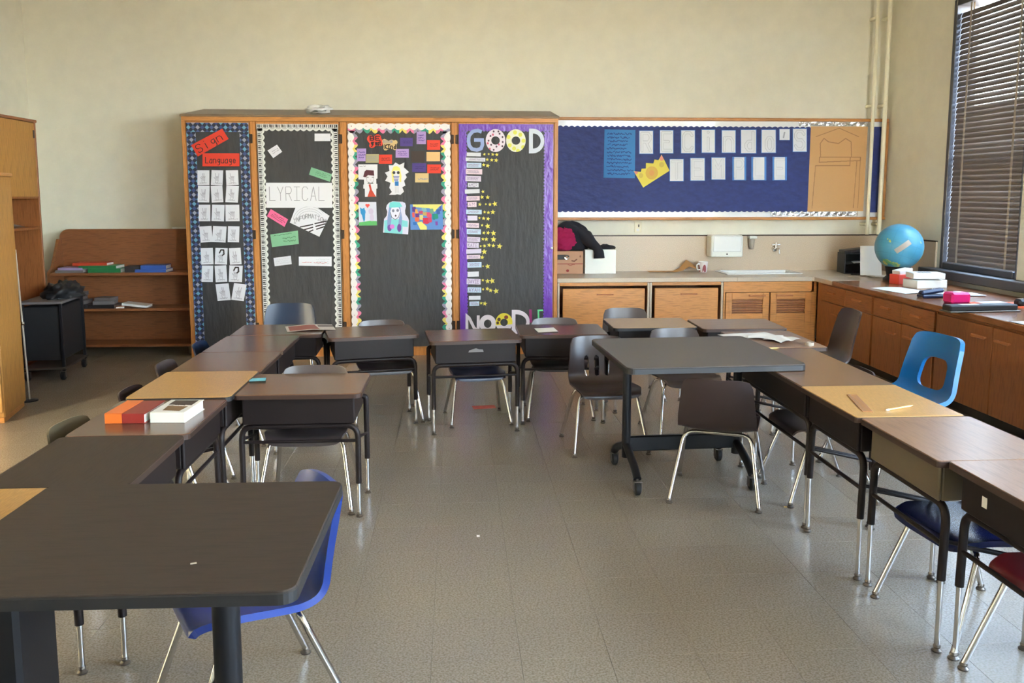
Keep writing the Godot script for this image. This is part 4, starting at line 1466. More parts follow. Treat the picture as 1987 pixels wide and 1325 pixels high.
func build_pins() -> void:
	# GOOD and NOOD cut out of paper
	letter("paper_letter", ring_pair(band([0.248, 2.161, 0.209, 2.174, 0.162, 2.164, 0.128, 2.125, 0.122, 2.079, 0.128, 2.033, 0.154, 2.0, 0.201, 1.99, 0.241, 2.004, 0.255, 2.04, 0.252, 2.085, 0.175, 2.085], 0.034), 0.003, false), M.letter_blue, "blue paper letter G at the top of the purple-bordered door")
	var dots := cell(96, 110, rgb(226, 214, 222))
	for p in [[0.4, 0.1], [0.24, 0.3], [0.14, 0.5], [0.27, 0.68], [0.4, 0.9], [0.54, 0.76], [0.84, 0.74], [0.86, 0.56], [0.85, 0.34], [0.7, 0.2], [0.64, 0.1]]:
		ell(dots, p[0], p[1], 0.045, 0.045, rgb(84, 62, 78))
	for p in [[0.1, 0.62], [0.66, 0.66], [0.36, 0.24], [0.2, 0.86]]:
		ell(dots, p[0], p[1], 0.05, 0.05, rgb(206, 96, 120))
	letter("paper_letter", ring_pair(ring(0.38, 2.08, 0.094, 0.108, 0.041, 0.039), 0.003, true, uv_box(dots, 0.286, 2.188, 0.188, 0.216)), M.prints, "white paper letter O with dark dots beside the blue G")
	var lemon := cell(96, 110, rgb(228, 226, 200))
	for p in [[0.12, 0.34], [0.18, 0.7], [0.4, 0.84], [0.6, 0.94], [0.86, 0.78], [0.88, 0.5], [0.72, 0.24], [0.45, 0.14]]:
		ell(lemon, p[0], p[1], 0.1, 0.09, rgb(222, 220, 96))
	letter("paper_letter", ring_pair(ring(0.575, 2.08, 0.094, 0.108, 0.041, 0.039), 0.0032, true, uv_box(lemon, 0.481, 2.188, 0.188, 0.216)), M.prints, "white paper letter O with yellow patches, left of the letter D")
	letter("paper_letter", ring_pair(d_shape(0.70, 1.96, 0.848, 2.193, 0.038), 0.003, true), M.letter_pale, "pale paper letter D at the top of the purple-bordered door")
	letter("paper_letter", ring_pair(band([0.096, 0.242, 0.096, 0.392, 0.118, 0.372, 0.168, 0.268, 0.205, 0.25, 0.207, 0.396], 0.028), 0.003, false), M.letter_white, "patterned paper letter N low on the purple-bordered door")
	letter("paper_letter", ring_pair(ring(0.299, 0.313, 0.083, 0.088, 0.037, 0.041), 0.0035, true), M.letter_white, "white paper letter O beside the letter N low on the door")
	var spots := cell(96, 110, rgb(224, 208, 64))
	ell(spots, 0.2, 0.34, 0.1, 0.1, rgb(74, 54, 34))
	ell(spots, 0.12, 0.52, 0.08, 0.08, rgb(74, 54, 34))
	ell(spots, 0.62, 0.22, 0.12, 0.1, rgb(120, 50, 36))
	fill(spots, [0, 0.66, 1, 0.6, 1, 1, 0, 1], rgb(222, 214, 222))
	letter("paper_letter", ring_pair(ring(0.459, 0.325, 0.083, 0.092, 0.037, 0.036), 0.005, true, uv_box(spots, 0.376, 0.417, 0.166, 0.184)), M.prints, "yellow paper letter O with brown spots low on the purple-bordered door")
	letter("paper_letter", ring_pair(d_shape(0.535, 0.21, 0.712, 0.447, 0.036), 0.003, true), M.letter_white, "white paper letter D low on the purple-bordered door")
	letter("paper_letter", ring_pair(band([0.718, 0.45, 0.722, 0.32], 0.026), 0.003, false), M.letter_magenta, "dark magenta paper stroke right of the low letter D")
	letter("paper_letter", ring_pair(band([0.799, 0.36, 0.796, 0.44, 0.841, 0.442], 0.016), 0.003, false), M.letter_green, "small bright green paper letter at the low right of the door")
	var flash := blob(Vector3(0.925, 1.05, DOOR_Z + 0.008), Vector3(0.012, 0.012, 0.008), 0.0, 1.0, 1, 8, 12)  # white bead standing in for a flash of glare on the glossy purple border
	single("glint_bead", flash.done(), M.porcelain, "small white bead added as a glint on the purple border right of the stars", "pin")
	pin("sketch_card","white card with pencil hand sketch, left in the first row below the red signs","card","hand sign cards on the checkered door",[-2.42,1.795,-2.31,1.795,-2.316,1.657,-2.426,1.657],hand_cell(0))
	pin("sketch_card","white card with pencil hand sketch, middle in the first row below the red signs","card","hand sign cards on the checkered door",[-2.29,1.797,-2.183,1.794,-2.195,1.655,-2.302,1.658],hand_cell(1))
	pin("sketch_card","white card with pencil hand sketch, right in the first row below the red signs","card","hand sign cards on the checkered door",[-2.16,1.794,-2.046,1.797,-2.045,1.659,-2.159,1.655],hand_cell(2))
	pin("sketch_card","white card with pencil hand sketch, left in the second row below the red signs","card","hand sign cards on the checkered door",[-2.421,1.651,-2.314,1.649,-2.324,1.494,-2.431,1.496],hand_cell(3))
	pin("sketch_card","white card with pencil hand sketch, middle in the second row below the red signs","card","hand sign cards on the checkered door",[-2.304,1.648,-2.197,1.653,-2.193,1.497,-2.301,1.492],hand_cell(4))
	pin("sketch_card","white card with pencil hand sketch, right in the second row below the red signs","card","hand sign cards on the checkered door",[-2.159,1.653,-2.043,1.648,-2.059,1.492,-2.175,1.497],hand_cell(5))
	pin("sketch_card","white card with pencil hand sketch, left in the third row below the red signs","card","hand sign cards on the checkered door",[-2.422,1.473,-2.315,1.473,-2.321,1.318,-2.429,1.318],hand_cell(6))
	pin("sketch_card","white card with pencil hand sketch, middle in the third row below the red signs","card","hand sign cards on the checkered door",[-2.298,1.474,-2.183,1.471,-2.195,1.316,-2.311,1.32],hand_cell(7))
	pin("sketch_card","white card with pencil hand sketch, right in the third row below the red signs","card","hand sign cards on the checkered door",[-2.176,1.472,-2.047,1.473,-2.049,1.318,-2.179,1.317],hand_cell(8))
	pin("sketch_card","white card with pencil hand sketch, left in the fourth row below the red signs","card","hand sign cards on the checkered door",[-2.426,1.268,-2.313,1.274,-2.306,1.122,-2.419,1.116],hand_cell(9))
	pin("sketch_card","white card with pencil hand sketch, middle in the fourth row below the red signs","card","hand sign cards on the checkered door",[-2.297,1.273,-2.172,1.268,-2.188,1.116,-2.313,1.121],hand_cell(10))
	pin("sketch_card","white card with pencil hand sketch, right in the fourth row below the red signs","card","hand sign cards on the checkered door",[-2.159,1.271,-2.052,1.269,-2.062,1.117,-2.168,1.119],hand_cell(11))
	pin("sketch_card","white card with pencil hand sketch, left in the fifth row below the red signs","card","hand sign cards on the checkered door",[-2.422,1.063,-2.309,1.066,-2.308,0.91,-2.422,0.907],hand_cell(12))
	pin("sketch_card","white card with pencil hand sketch, middle in the fifth row below the red signs","card","hand sign cards on the checkered door",[-2.284,1.066,-2.17,1.062,-2.183,0.906,-2.297,0.91],hand_cell(13))
	pin("sketch_card","white card with pencil hand sketch, right in the fifth row below the red signs","card","hand sign cards on the checkered door",[-2.159,1.061,-2.05,1.066,-2.046,0.909,-2.155,0.905],hand_cell(14))
	pin("sketch_card","white card with pencil hand sketch, left in the sixth row below the red signs","card","hand sign cards on the checkered door",[-2.417,0.899,-2.312,0.897,-2.322,0.74,-2.427,0.742],hand_cell(15))
	pin("sketch_card","white card with pencil hand sketch, middle in the sixth row below the red signs","card","hand sign cards on the checkered door",[-2.299,0.895,-2.19,0.9,-2.186,0.742,-2.295,0.738],hand_cell(16))
	pin("sketch_card","white card with pencil hand sketch, right in the sixth row below the red signs","card","hand sign cards on the checkered door",[-2.16,0.899,-2.036,0.895,-2.049,0.737,-2.173,0.741],hand_cell(17))
	pin("sketch_card","white card with pencil hand sketch, left in the bottom row below the red signs","card","hand sign cards on the checkered door",[-2.298,0.718,-2.175,0.727,-2.161,0.567,-2.284,0.558],hand_cell(18))
	pin("sketch_card","white card with pencil hand sketch, right in the bottom row below the red signs","card","hand sign cards on the checkered door",[-2.123,0.729,-2.006,0.714,-2.039,0.554,-2.156,0.569],hand_cell(19))
	pin("word_sign","tilted red card reading Sign at the top of the checkered door","sign","",[-2.469,2.026,-2.176,2.18,-2.121,2.085,-2.411,1.922],text_cell(200,90,RED,[["Sign",.08,.2,.62,.018,INK]]),.004)
	pin("word_sign","straight red card reading Language below the tilted red card","sign","",[-2.366,1.952,-2.027,1.953,-2.031,1.832,-2.371,1.831],text_cell(220,80,RED,[["Language",.08,.3,.45,.018,INK]]),.0055)
	pin("note_card","small white card in the top right of the piano-bordered door","card","",[-1.325,2.138,-1.177,2.139,-1.179,2.069,-1.327,2.068],text_cell(90,44,PAPER,[]))
	pin("note_card","small tilted white card in the upper left of the piano-bordered door","card","",[-1.767,1.979,-1.677,2.034,-1.631,1.968,-1.716,1.909],text_cell(80,60,PAPER,[["~",.2,.3,.4,.012,GREY]]))
	pin("note_card","tilted green card above the white lyrical banner","card","",[-1.364,1.825,-1.173,1.76,-1.192,1.688,-1.388,1.755],text_cell(120,50,GREEN,[["~",.25,.15,.6,.012,DKGREEN]]))
	pin("word_banner","wide white banner reading LYRICAL in grey pencil","banner","",[-1.793,1.679,-1.172,1.679,-1.178,1.443,-1.793,1.444],text_cell(380,145,PAPER,[["LYRICAL",.05,.16,.55,.007,GREY]]))
	pin_poly("word_card","white five-sided sheet reading INFORMATION with black bars, below the lyrical banner","card","",[-1.517,1.46,-1.324,1.448,-1.205,1.367,-1.306,1.168,-1.58,1.303],diamond_cell(),.0045)
	pin("note_card","tilted pink card with dark text left of the five-sided sheet","card","",[-1.755,1.432,-1.596,1.334,-1.632,1.263,-1.792,1.364],text_cell(120,50,PINK,[["~",.15,.2,.6,.016,INK]]))
	pin("note_card","large green card below the pink card","card","",[-1.768,1.19,-1.507,1.228,-1.502,1.1,-1.755,1.071],text_cell(160,75,GREEN,[["~",.4,.3,.5,.014,DKGREEN],["~",.05,.06,.14,.014,DKGREEN]]))
	pin("note_card","pale tilted card low on the piano-bordered door","card","",[-1.745,0.967,-1.581,0.988,-1.575,0.907,-1.736,0.888],text_cell(100,60,PALE,[["~",.1,.15,.7,.01,LGREY]]))
	pin("note_card","long white card with red writing, lowest on the piano-bordered door","card","",[-1.506,0.979,-1.195,0.978,-1.197,0.885,-1.508,0.893],text_cell(180,54,PAPER,[["~",.08,.5,.25,.02,REDINK],["~",.5,.2,.6,.01,LGREY]]))
	pin_poly("word_card","red wavy-edged card reading Be great, top of the cupcake-bordered door","card","",[-0.837,2.099,-0.823,2.121,-0.799,2.125,-0.777,2.118,-0.76,2.121,-0.747,2.134,-0.728,2.136,-0.706,2.119,-0.704,2.099,-0.692,2.078,-0.69,2.049,-0.696,2.029,-0.71,2.025,-0.735,2.028,-0.759,2.027,-0.772,2.012,-0.794,2.006,-0.813,2.012,-0.819,2.029,-0.811,2.046,-0.829,2.068,-0.837,2.082],text_cell(120,100,RED,[["BE",.2,.16,.28,.03,INK],["great",.25,.48,.3,.025,INK]]),.004)
	pin_poly("word_card","tan bone-shaped card reading Kind beside the red wavy card","card","",[-0.696,2.07,-0.69,2.085,-0.673,2.091,-0.653,2.084,-0.634,2.071,-0.619,2.082,-0.602,2.085,-0.585,2.076,-0.568,2.082,-0.554,2.073,-0.55,2.056,-0.56,2.042,-0.563,2.025,-0.56,2.006,-0.565,1.989,-0.579,1.985,-0.596,1.996,-0.623,2.001,-0.645,1.991,-0.658,1.983,-0.677,1.985,-0.684,2.0,-0.681,2.024,-0.688,2.044],text_cell(120,90,TAN,[["B",.1,.12,.22,.02,GREY],["KInd",.18,.5,.34,.03,INK]]),.0045)
	pin("small_card","dark purple card right of the bone-shaped card","card","",[-0.526,2.103,-0.406,2.103,-0.408,2.023,-0.527,2.023],text_cell(64,48,PURPLE,[["~",.2,.3,.4,.01,DKPURPLE]]))
	pin("small_card","lilac upright card with writing at the top right of the cupcake-bordered door","card","",[-0.369,2.161,-0.281,2.162,-0.282,2.043,-0.371,2.043],text_cell(64,48,LILAC,[["~",.15,.2,.6,.015,PURPLE]]))
	pin("small_card","red card with writing in the top right corner of the cupcake-bordered door","card","",[-0.272,2.082,-0.147,2.082,-0.148,1.99,-0.273,1.989],text_cell(64,48,RED,[["~",.2,.3,.4,.02,DKRED]]))
	pin("small_card","lilac upright card at the left edge of the cupcake-bordered door","card","",[-0.934,2.0,-0.847,2.001,-0.85,1.881,-0.936,1.881],text_cell(64,48,LILAC,[["~",.15,.2,.6,.015,PURPLE]]))
	pin("small_card","olive tan card between the lilac and red cards","card","",[-0.853,1.949,-0.727,1.949,-0.729,1.867,-0.855,1.866],text_cell(64,48,OLIVE,[["~",.1,.2,.6,.01,GREY]]))
	pin("small_card","red card with writing right of the olive tan card","card","",[-0.729,1.944,-0.604,1.945,-0.606,1.859,-0.731,1.858],text_cell(64,48,RED,[["~",.2,.3,.4,.02,DKRED]]))
	pin("small_card","lilac card below the bone-shaped card","card","",[-0.569,1.998,-0.445,1.999,-0.446,1.916,-0.571,1.916],text_cell(64,48,LILAC,[["~",.15,.2,.6,.015,PURPLE]]))
	pin("small_card","black brown card beside the blank tan card","card","",[-0.423,1.977,-0.295,1.977,-0.297,1.875,-0.424,1.875],text_cell(64,48,BROWNC,[]))
	pin("small_card","blank tan card below the top red card","card","",[-0.278,1.97,-0.15,1.97,-0.151,1.883,-0.279,1.882],text_cell(64,48,TAN2,[]))
	pin("small_card","dark purple card right above the lowest tan card","card","",[-0.415,1.864,-0.282,1.864,-0.283,1.782,-0.416,1.782],text_cell(64,48,PURPLE,[["~",.2,.3,.4,.01,DKPURPLE]]))
	pin("small_card","red card with writing right of the lower purple card","card","",[-0.272,1.853,-0.142,1.853,-0.143,1.77,-0.273,1.77],text_cell(64,48,RED,[["~",.2,.3,.4,.02,DKRED]]))
	pin("small_card","tan card with a small dark mark, lowest of the small cards","card","",[-0.389,1.77,-0.26,1.77,-0.261,1.683,-0.39,1.683],text_cell(64,48,TAN,[["~",.2,.5,.25,.03,GREY]]))
	pin_poly("drawing","cut-out drawing of a person in a dark cap and red dress","drawing","",[-0.924,1.852,-0.743,1.853,-0.746,1.72,-0.757,1.717,-0.757,1.67,-0.748,1.669,-0.748,1.626,-0.758,1.624,-0.76,1.548,-0.867,1.546,-0.867,1.624,-0.881,1.626,-0.88,1.662,-0.873,1.665,-0.873,1.709,-0.925,1.711],girl_cell(),.004)
	pin_poly("drawing","spiky-edged drawing of a blonde figure in dark glasses","drawing","",[-0.637,1.844,-0.596,1.844,-0.573,1.871,-0.535,1.849,-0.488,1.871,-0.494,1.825,-0.446,1.781,-0.481,1.758,-0.468,1.731,-0.494,1.698,-0.482,1.654,-0.512,1.637,-0.496,1.596,-0.531,1.565,-0.562,1.571,-0.581,1.565,-0.639,1.565,-0.611,1.593,-0.635,1.632,-0.622,1.679,-0.673,1.698,-0.65,1.739,-0.674,1.775,-0.631,1.791],blonde_cell(),.004)
	pin("drawing","crayon drawing of two small animals under a red heart","drawing","",[-0.93,1.498,-0.761,1.498,-0.758,1.275,-0.929,1.273],animals_cell())
	pin_poly("drawing","cut-out drawing of a face with teal hair","drawing","",[-0.669,1.438,-0.662,1.466,-0.64,1.491,-0.607,1.504,-0.513,1.5,-0.488,1.488,-0.479,1.46,-0.489,1.416,-0.487,1.383,-0.462,1.349,-0.453,1.321,-0.463,1.188,-0.702,1.206,-0.69,1.336,-0.665,1.366,-0.658,1.405],teal_cell(),.004)
	pin("drawing","coloured map of the states on a blue sheet","map","",[-0.441,1.474,-0.131,1.476,-0.126,1.234,-0.44,1.233],map_cell())
	pin("name_strip","off-white paper strip, topmost of the column of strips on the purple-bordered door","strip","name strips on the purple-bordered door",[0.104,1.967,0.24,1.965,0.239,1.93,0.104,1.932],text_cell(84,24,PALE,[]))
	pin("name_strip","off-white paper strip, second of the column of strips on the purple-bordered door","strip","name strips on the purple-bordered door",[0.095,1.919,0.281,1.916,0.281,1.881,0.095,1.884],text_cell(84,24,PALE,[["~",.1,.2,.6,.035,SOFT]]))
	pin("name_strip","pale blue paper strip, third of the column of strips on the purple-bordered door","strip","name strips on the purple-bordered door",[0.102,1.87,0.244,1.869,0.244,1.823,0.101,1.823],text_cell(84,24,PBLUE,[["~",.1,.2,.6,.035,SOFT]]))
	pin("name_strip","pale pink paper strip, fourth of the column of strips on the purple-bordered door","strip","name strips on the purple-bordered door",[0.094,1.811,0.252,1.808,0.251,1.759,0.094,1.762],text_cell(84,24,PPINK,[["~",.1,.2,.6,.035,SOFT]]))
	pin("name_strip","pale lilac paper strip, fifth of the column of strips on the purple-bordered door","strip","name strips on the purple-bordered door",[0.091,1.748,0.24,1.743,0.24,1.691,0.09,1.696],text_cell(84,24,PLIL,[["~",.1,.2,.6,.035,SOFT]]))
	pin("name_strip","off-white paper strip, sixth of the column of strips on the purple-bordered door","strip","name strips on the purple-bordered door",[0.114,1.68,0.216,1.679,0.216,1.637,0.113,1.638],text_cell(84,24,PALE,[["AMIR",.1,.2,.6,.035,SOFT]]))
	pin("name_strip","off-white paper strip, seventh of the column of strips on the purple-bordered door","strip","name strips on the purple-bordered door",[0.084,1.617,0.226,1.621,0.226,1.581,0.084,1.576],text_cell(84,24,PALE,[]))
	pin("name_strip","pale pink paper strip, eighth of the column of strips on the purple-bordered door","strip","name strips on the purple-bordered door",[0.098,1.552,0.226,1.555,0.226,1.512,0.098,1.509],text_cell(84,24,PPINK,[["~",.1,.2,.6,.035,SOFT]]))
	pin("name_strip","pale pink paper strip, ninth of the column of strips on the purple-bordered door","strip","name strips on the purple-bordered door",[0.11,1.496,0.195,1.499,0.195,1.45,0.11,1.448],text_cell(84,24,PPINK,[["AM",.1,.2,.6,.035,SOFT]]))
	pin("name_strip","pale blue paper strip, tenth of the column of strips on the purple-bordered door","strip","name strips on the purple-bordered door",[0.094,1.425,0.245,1.422,0.245,1.379,0.094,1.382],text_cell(84,24,PBLUE,[["~",.1,.2,.6,.035,SOFT]]))
	pin("name_strip","pale lilac paper strip, eleventh of the column of strips on the purple-bordered door","strip","name strips on the purple-bordered door",[0.108,1.366,0.203,1.366,0.203,1.32,0.108,1.32],text_cell(84,24,PLIL,[]))
	pin("name_strip","pale pink paper strip, twelfth of the column of strips on the purple-bordered door","strip","name strips on the purple-bordered door",[0.095,1.297,0.219,1.294,0.218,1.25,0.095,1.253],text_cell(84,24,PPINK,[["~",.1,.2,.6,.035,SOFT]]))
	pin("name_strip","pale blue paper strip, thirteenth of the column of strips on the purple-bordered door","strip","name strips on the purple-bordered door",[0.099,1.238,0.236,1.234,0.236,1.185,0.099,1.189],text_cell(84,24,PBLUE,[["~",.1,.2,.6,.035,SOFT]]))
	pin("name_strip","pale lilac paper strip, fourteenth of the column of strips on the purple-bordered door","strip","name strips on the purple-bordered door",[0.103,1.163,0.229,1.158,0.228,1.111,0.102,1.116],text_cell(84,24,PLIL,[["~",.1,.2,.6,.035,SOFT]]))
	pin("name_strip","pale lilac paper strip, fifteenth of the column of strips on the purple-bordered door","strip","name strips on the purple-bordered door",[0.1,1.108,0.215,1.105,0.215,1.054,0.1,1.058],text_cell(84,24,PLIL,[["KATE",.1,.2,.6,.035,SOFT]]))
	pin("name_strip","pale lilac paper strip, sixteenth of the column of strips on the purple-bordered door","strip","name strips on the purple-bordered door",[0.094,1.042,0.24,1.047,0.239,1.003,0.094,0.999],text_cell(84,24,PLIL,[]))
	pin("name_strip","pale pink paper strip, seventeenth of the column of strips on the purple-bordered door","strip","name strips on the purple-bordered door",[0.098,0.986,0.228,0.989,0.228,0.951,0.098,0.948],text_cell(84,24,PPINK,[["~",.1,.2,.6,.035,SOFT]]))
	pin("name_strip","pale blue paper strip, eighteenth of the column of strips on the purple-bordered door","strip","name strips on the purple-bordered door",[0.104,0.917,0.241,0.92,0.241,0.867,0.103,0.864],text_cell(84,24,PBLUE,[["~",.1,.2,.6,.035,SOFT]]))
	pin("name_strip","off-white paper strip, nineteenth of the column of strips on the purple-bordered door","strip","name strips on the purple-bordered door",[0.105,0.824,0.214,0.827,0.214,0.778,0.105,0.775],text_cell(84,24,PALE,[]))
	pin("name_strip","pale lilac paper strip, twentieth of the column of strips on the purple-bordered door","strip","name strips on the purple-bordered door",[0.096,0.758,0.231,0.754,0.231,0.699,0.095,0.703],text_cell(84,24,PLIL,[["DAVIE",.1,.2,.6,.035,SOFT]]))
	pin("name_strip","pale blue paper strip, third lowest of the column of strips on the purple-bordered door","strip","name strips on the purple-bordered door",[0.104,0.673,0.238,0.67,0.238,0.619,0.104,0.622],text_cell(84,24,PBLUE,[["AYAH",.1,.2,.6,.035,SOFT]]))
	pin("name_strip","off-white paper strip, second lowest of the column of strips on the purple-bordered door","strip","name strips on the purple-bordered door",[0.117,0.589,0.23,0.589,0.23,0.551,0.116,0.55],text_cell(84,24,PALE,[]))
	pin("name_strip","pale blue paper strip, lowest of the column of strips on the purple-bordered door","strip","name strips on the purple-bordered door",[0.122,0.532,0.217,0.534,0.217,0.491,0.121,0.489],text_cell(84,24,PBLUE,[["~",.1,.2,.6,.035,SOFT]]))
	star(0.273,1.950,0.0150,0.21,"small yellow star, first in the row beside the topmost paper strip")
	star(0.314,1.952,0.0130,0.23,"small yellow star, second in the row beside the topmost paper strip")
	star(0.352,1.949,0.0178,-0.25,"small yellow star, third in the row beside the topmost paper strip")
	star(0.392,1.947,0.0191,0.06,"small yellow star, fourth in the row beside the topmost paper strip")
	star(0.300,1.900,0.0178,0.10,"small yellow star, first in the row beside the second paper strip")
	star(0.343,1.896,0.0191,0.00,"small yellow star, second in the row beside the second paper strip")
	star(0.385,1.894,0.0225,-0.19,"small yellow star, third in the row beside the second paper strip")
	star(0.266,1.850,0.0191,-0.02,"small yellow star, first in the row beside the third paper strip")
	star(0.304,1.842,0.0219,-0.25,"small yellow star, second in the row beside the third paper strip")
	star(0.258,1.596,0.0178,0.26,"small yellow star, only one in the row beside the seventh paper strip")
	star(0.249,1.544,0.0205,0.22,"small yellow star, first in the row beside the eighth paper strip")
	star(0.303,1.541,0.0232,0.03,"small yellow star, second in the row beside the eighth paper strip")
	star(0.227,1.474,0.0191,-0.12,"small yellow star, first in the row beside the ninth paper strip")
	star(0.285,1.476,0.0123,0.25,"small yellow star, second in the row beside the ninth paper strip")
	star(0.325,1.474,0.0191,0.04,"small yellow star, third in the row beside the ninth paper strip")
	star(0.372,1.479,0.0273,0.23,"small yellow star, fourth in the row beside the ninth paper strip")
	star(0.272,1.401,0.0164,0.21,"small yellow star, first in the row beside the tenth paper strip")
	star(0.309,1.396,0.0191,0.01,"small yellow star, second in the row beside the tenth paper strip")
	star(0.352,1.400,0.0260,-0.05,"small yellow star, third in the row beside the tenth paper strip")
	star(0.223,1.344,0.0143,0.06,"small yellow star, first in the row beside the eleventh paper strip")
	star(0.263,1.340,0.0196,-0.04,"small yellow star, second in the row beside the eleventh paper strip")
	star(0.306,1.336,0.0214,-0.20,"small yellow star, third in the row beside the eleventh paper strip")
	star(0.248,1.274,0.0143,-0.12,"small yellow star, first in the row beside the twelfth paper strip")
	star(0.302,1.265,0.0285,0.19,"small yellow star, second in the row beside the twelfth paper strip")
	star(0.264,1.201,0.0178,-0.27,"small yellow star, first in the row beside the thirteenth paper strip")
	star(0.306,1.201,0.0214,-0.27,"small yellow star, second in the row beside the thirteenth paper strip")
	star(0.358,1.197,0.0285,0.08,"small yellow star, third in the row beside the thirteenth paper strip")
	star(0.255,1.141,0.0178,-0.13,"small yellow star, first in the row beside the fourteenth paper strip")
	star(0.288,1.139,0.0214,0.02,"small yellow star, second in the row beside the fourteenth paper strip")
	star(0.358,1.137,0.0303,-0.02,"small yellow star, third in the row beside the fourteenth paper strip")
	star(0.234,1.073,0.0125,-0.09,"small yellow star, first in the row beside the fifteenth paper strip")
	star(0.270,1.075,0.0196,0.30,"small yellow star, second in the row beside the fifteenth paper strip")
	star(0.315,1.082,0.0214,-0.18,"small yellow star, third in the row beside the fifteenth paper strip")
	star(0.356,1.077,0.0214,-0.05,"small yellow star, fourth in the row beside the fifteenth paper strip")
	star(0.416,1.071,0.0303,-0.18,"small yellow star, fifth in the row beside the fifteenth paper strip")
	star(0.268,1.018,0.0303,0.08,"small yellow star, only one in the row beside the sixteenth paper strip")
	star(0.248,0.964,0.0232,-0.13,"small yellow star, only one in the row beside the seventeenth paper strip")
	star(0.256,0.878,0.0107,-0.09,"small yellow star, first in the row beside the eighteenth paper strip")
	star(0.300,0.875,0.0268,0.15,"small yellow star, second in the row beside the eighteenth paper strip")
	star(0.253,0.742,0.0152,-0.11,"small yellow star, first in the row beside the twentieth paper strip")
	star(0.299,0.731,0.0250,0.04,"small yellow star, second in the row beside the twentieth paper strip")
	star(0.344,0.734,0.0303,0.24,"small yellow star, third in the row beside the twentieth paper strip")
	star(0.255,0.653,0.0143,-0.24,"small yellow star, first in the row beside the third lowest paper strip")
	star(0.297,0.657,0.0214,-0.26,"small yellow star, second in the row beside the third lowest paper strip")
	star(0.329,0.641,0.0214,-0.16,"small yellow star, third in the row beside the third lowest paper strip")
	star(0.382,0.634,0.0303,0.16,"small yellow star, fourth in the row beside the third lowest paper strip")
	star(0.236,0.516,0.0169,0.07,"small yellow star, first in the row beside the lowest paper strip")
	star(0.272,0.512,0.0241,-0.16,"small yellow star, second in the row beside the lowest paper strip")

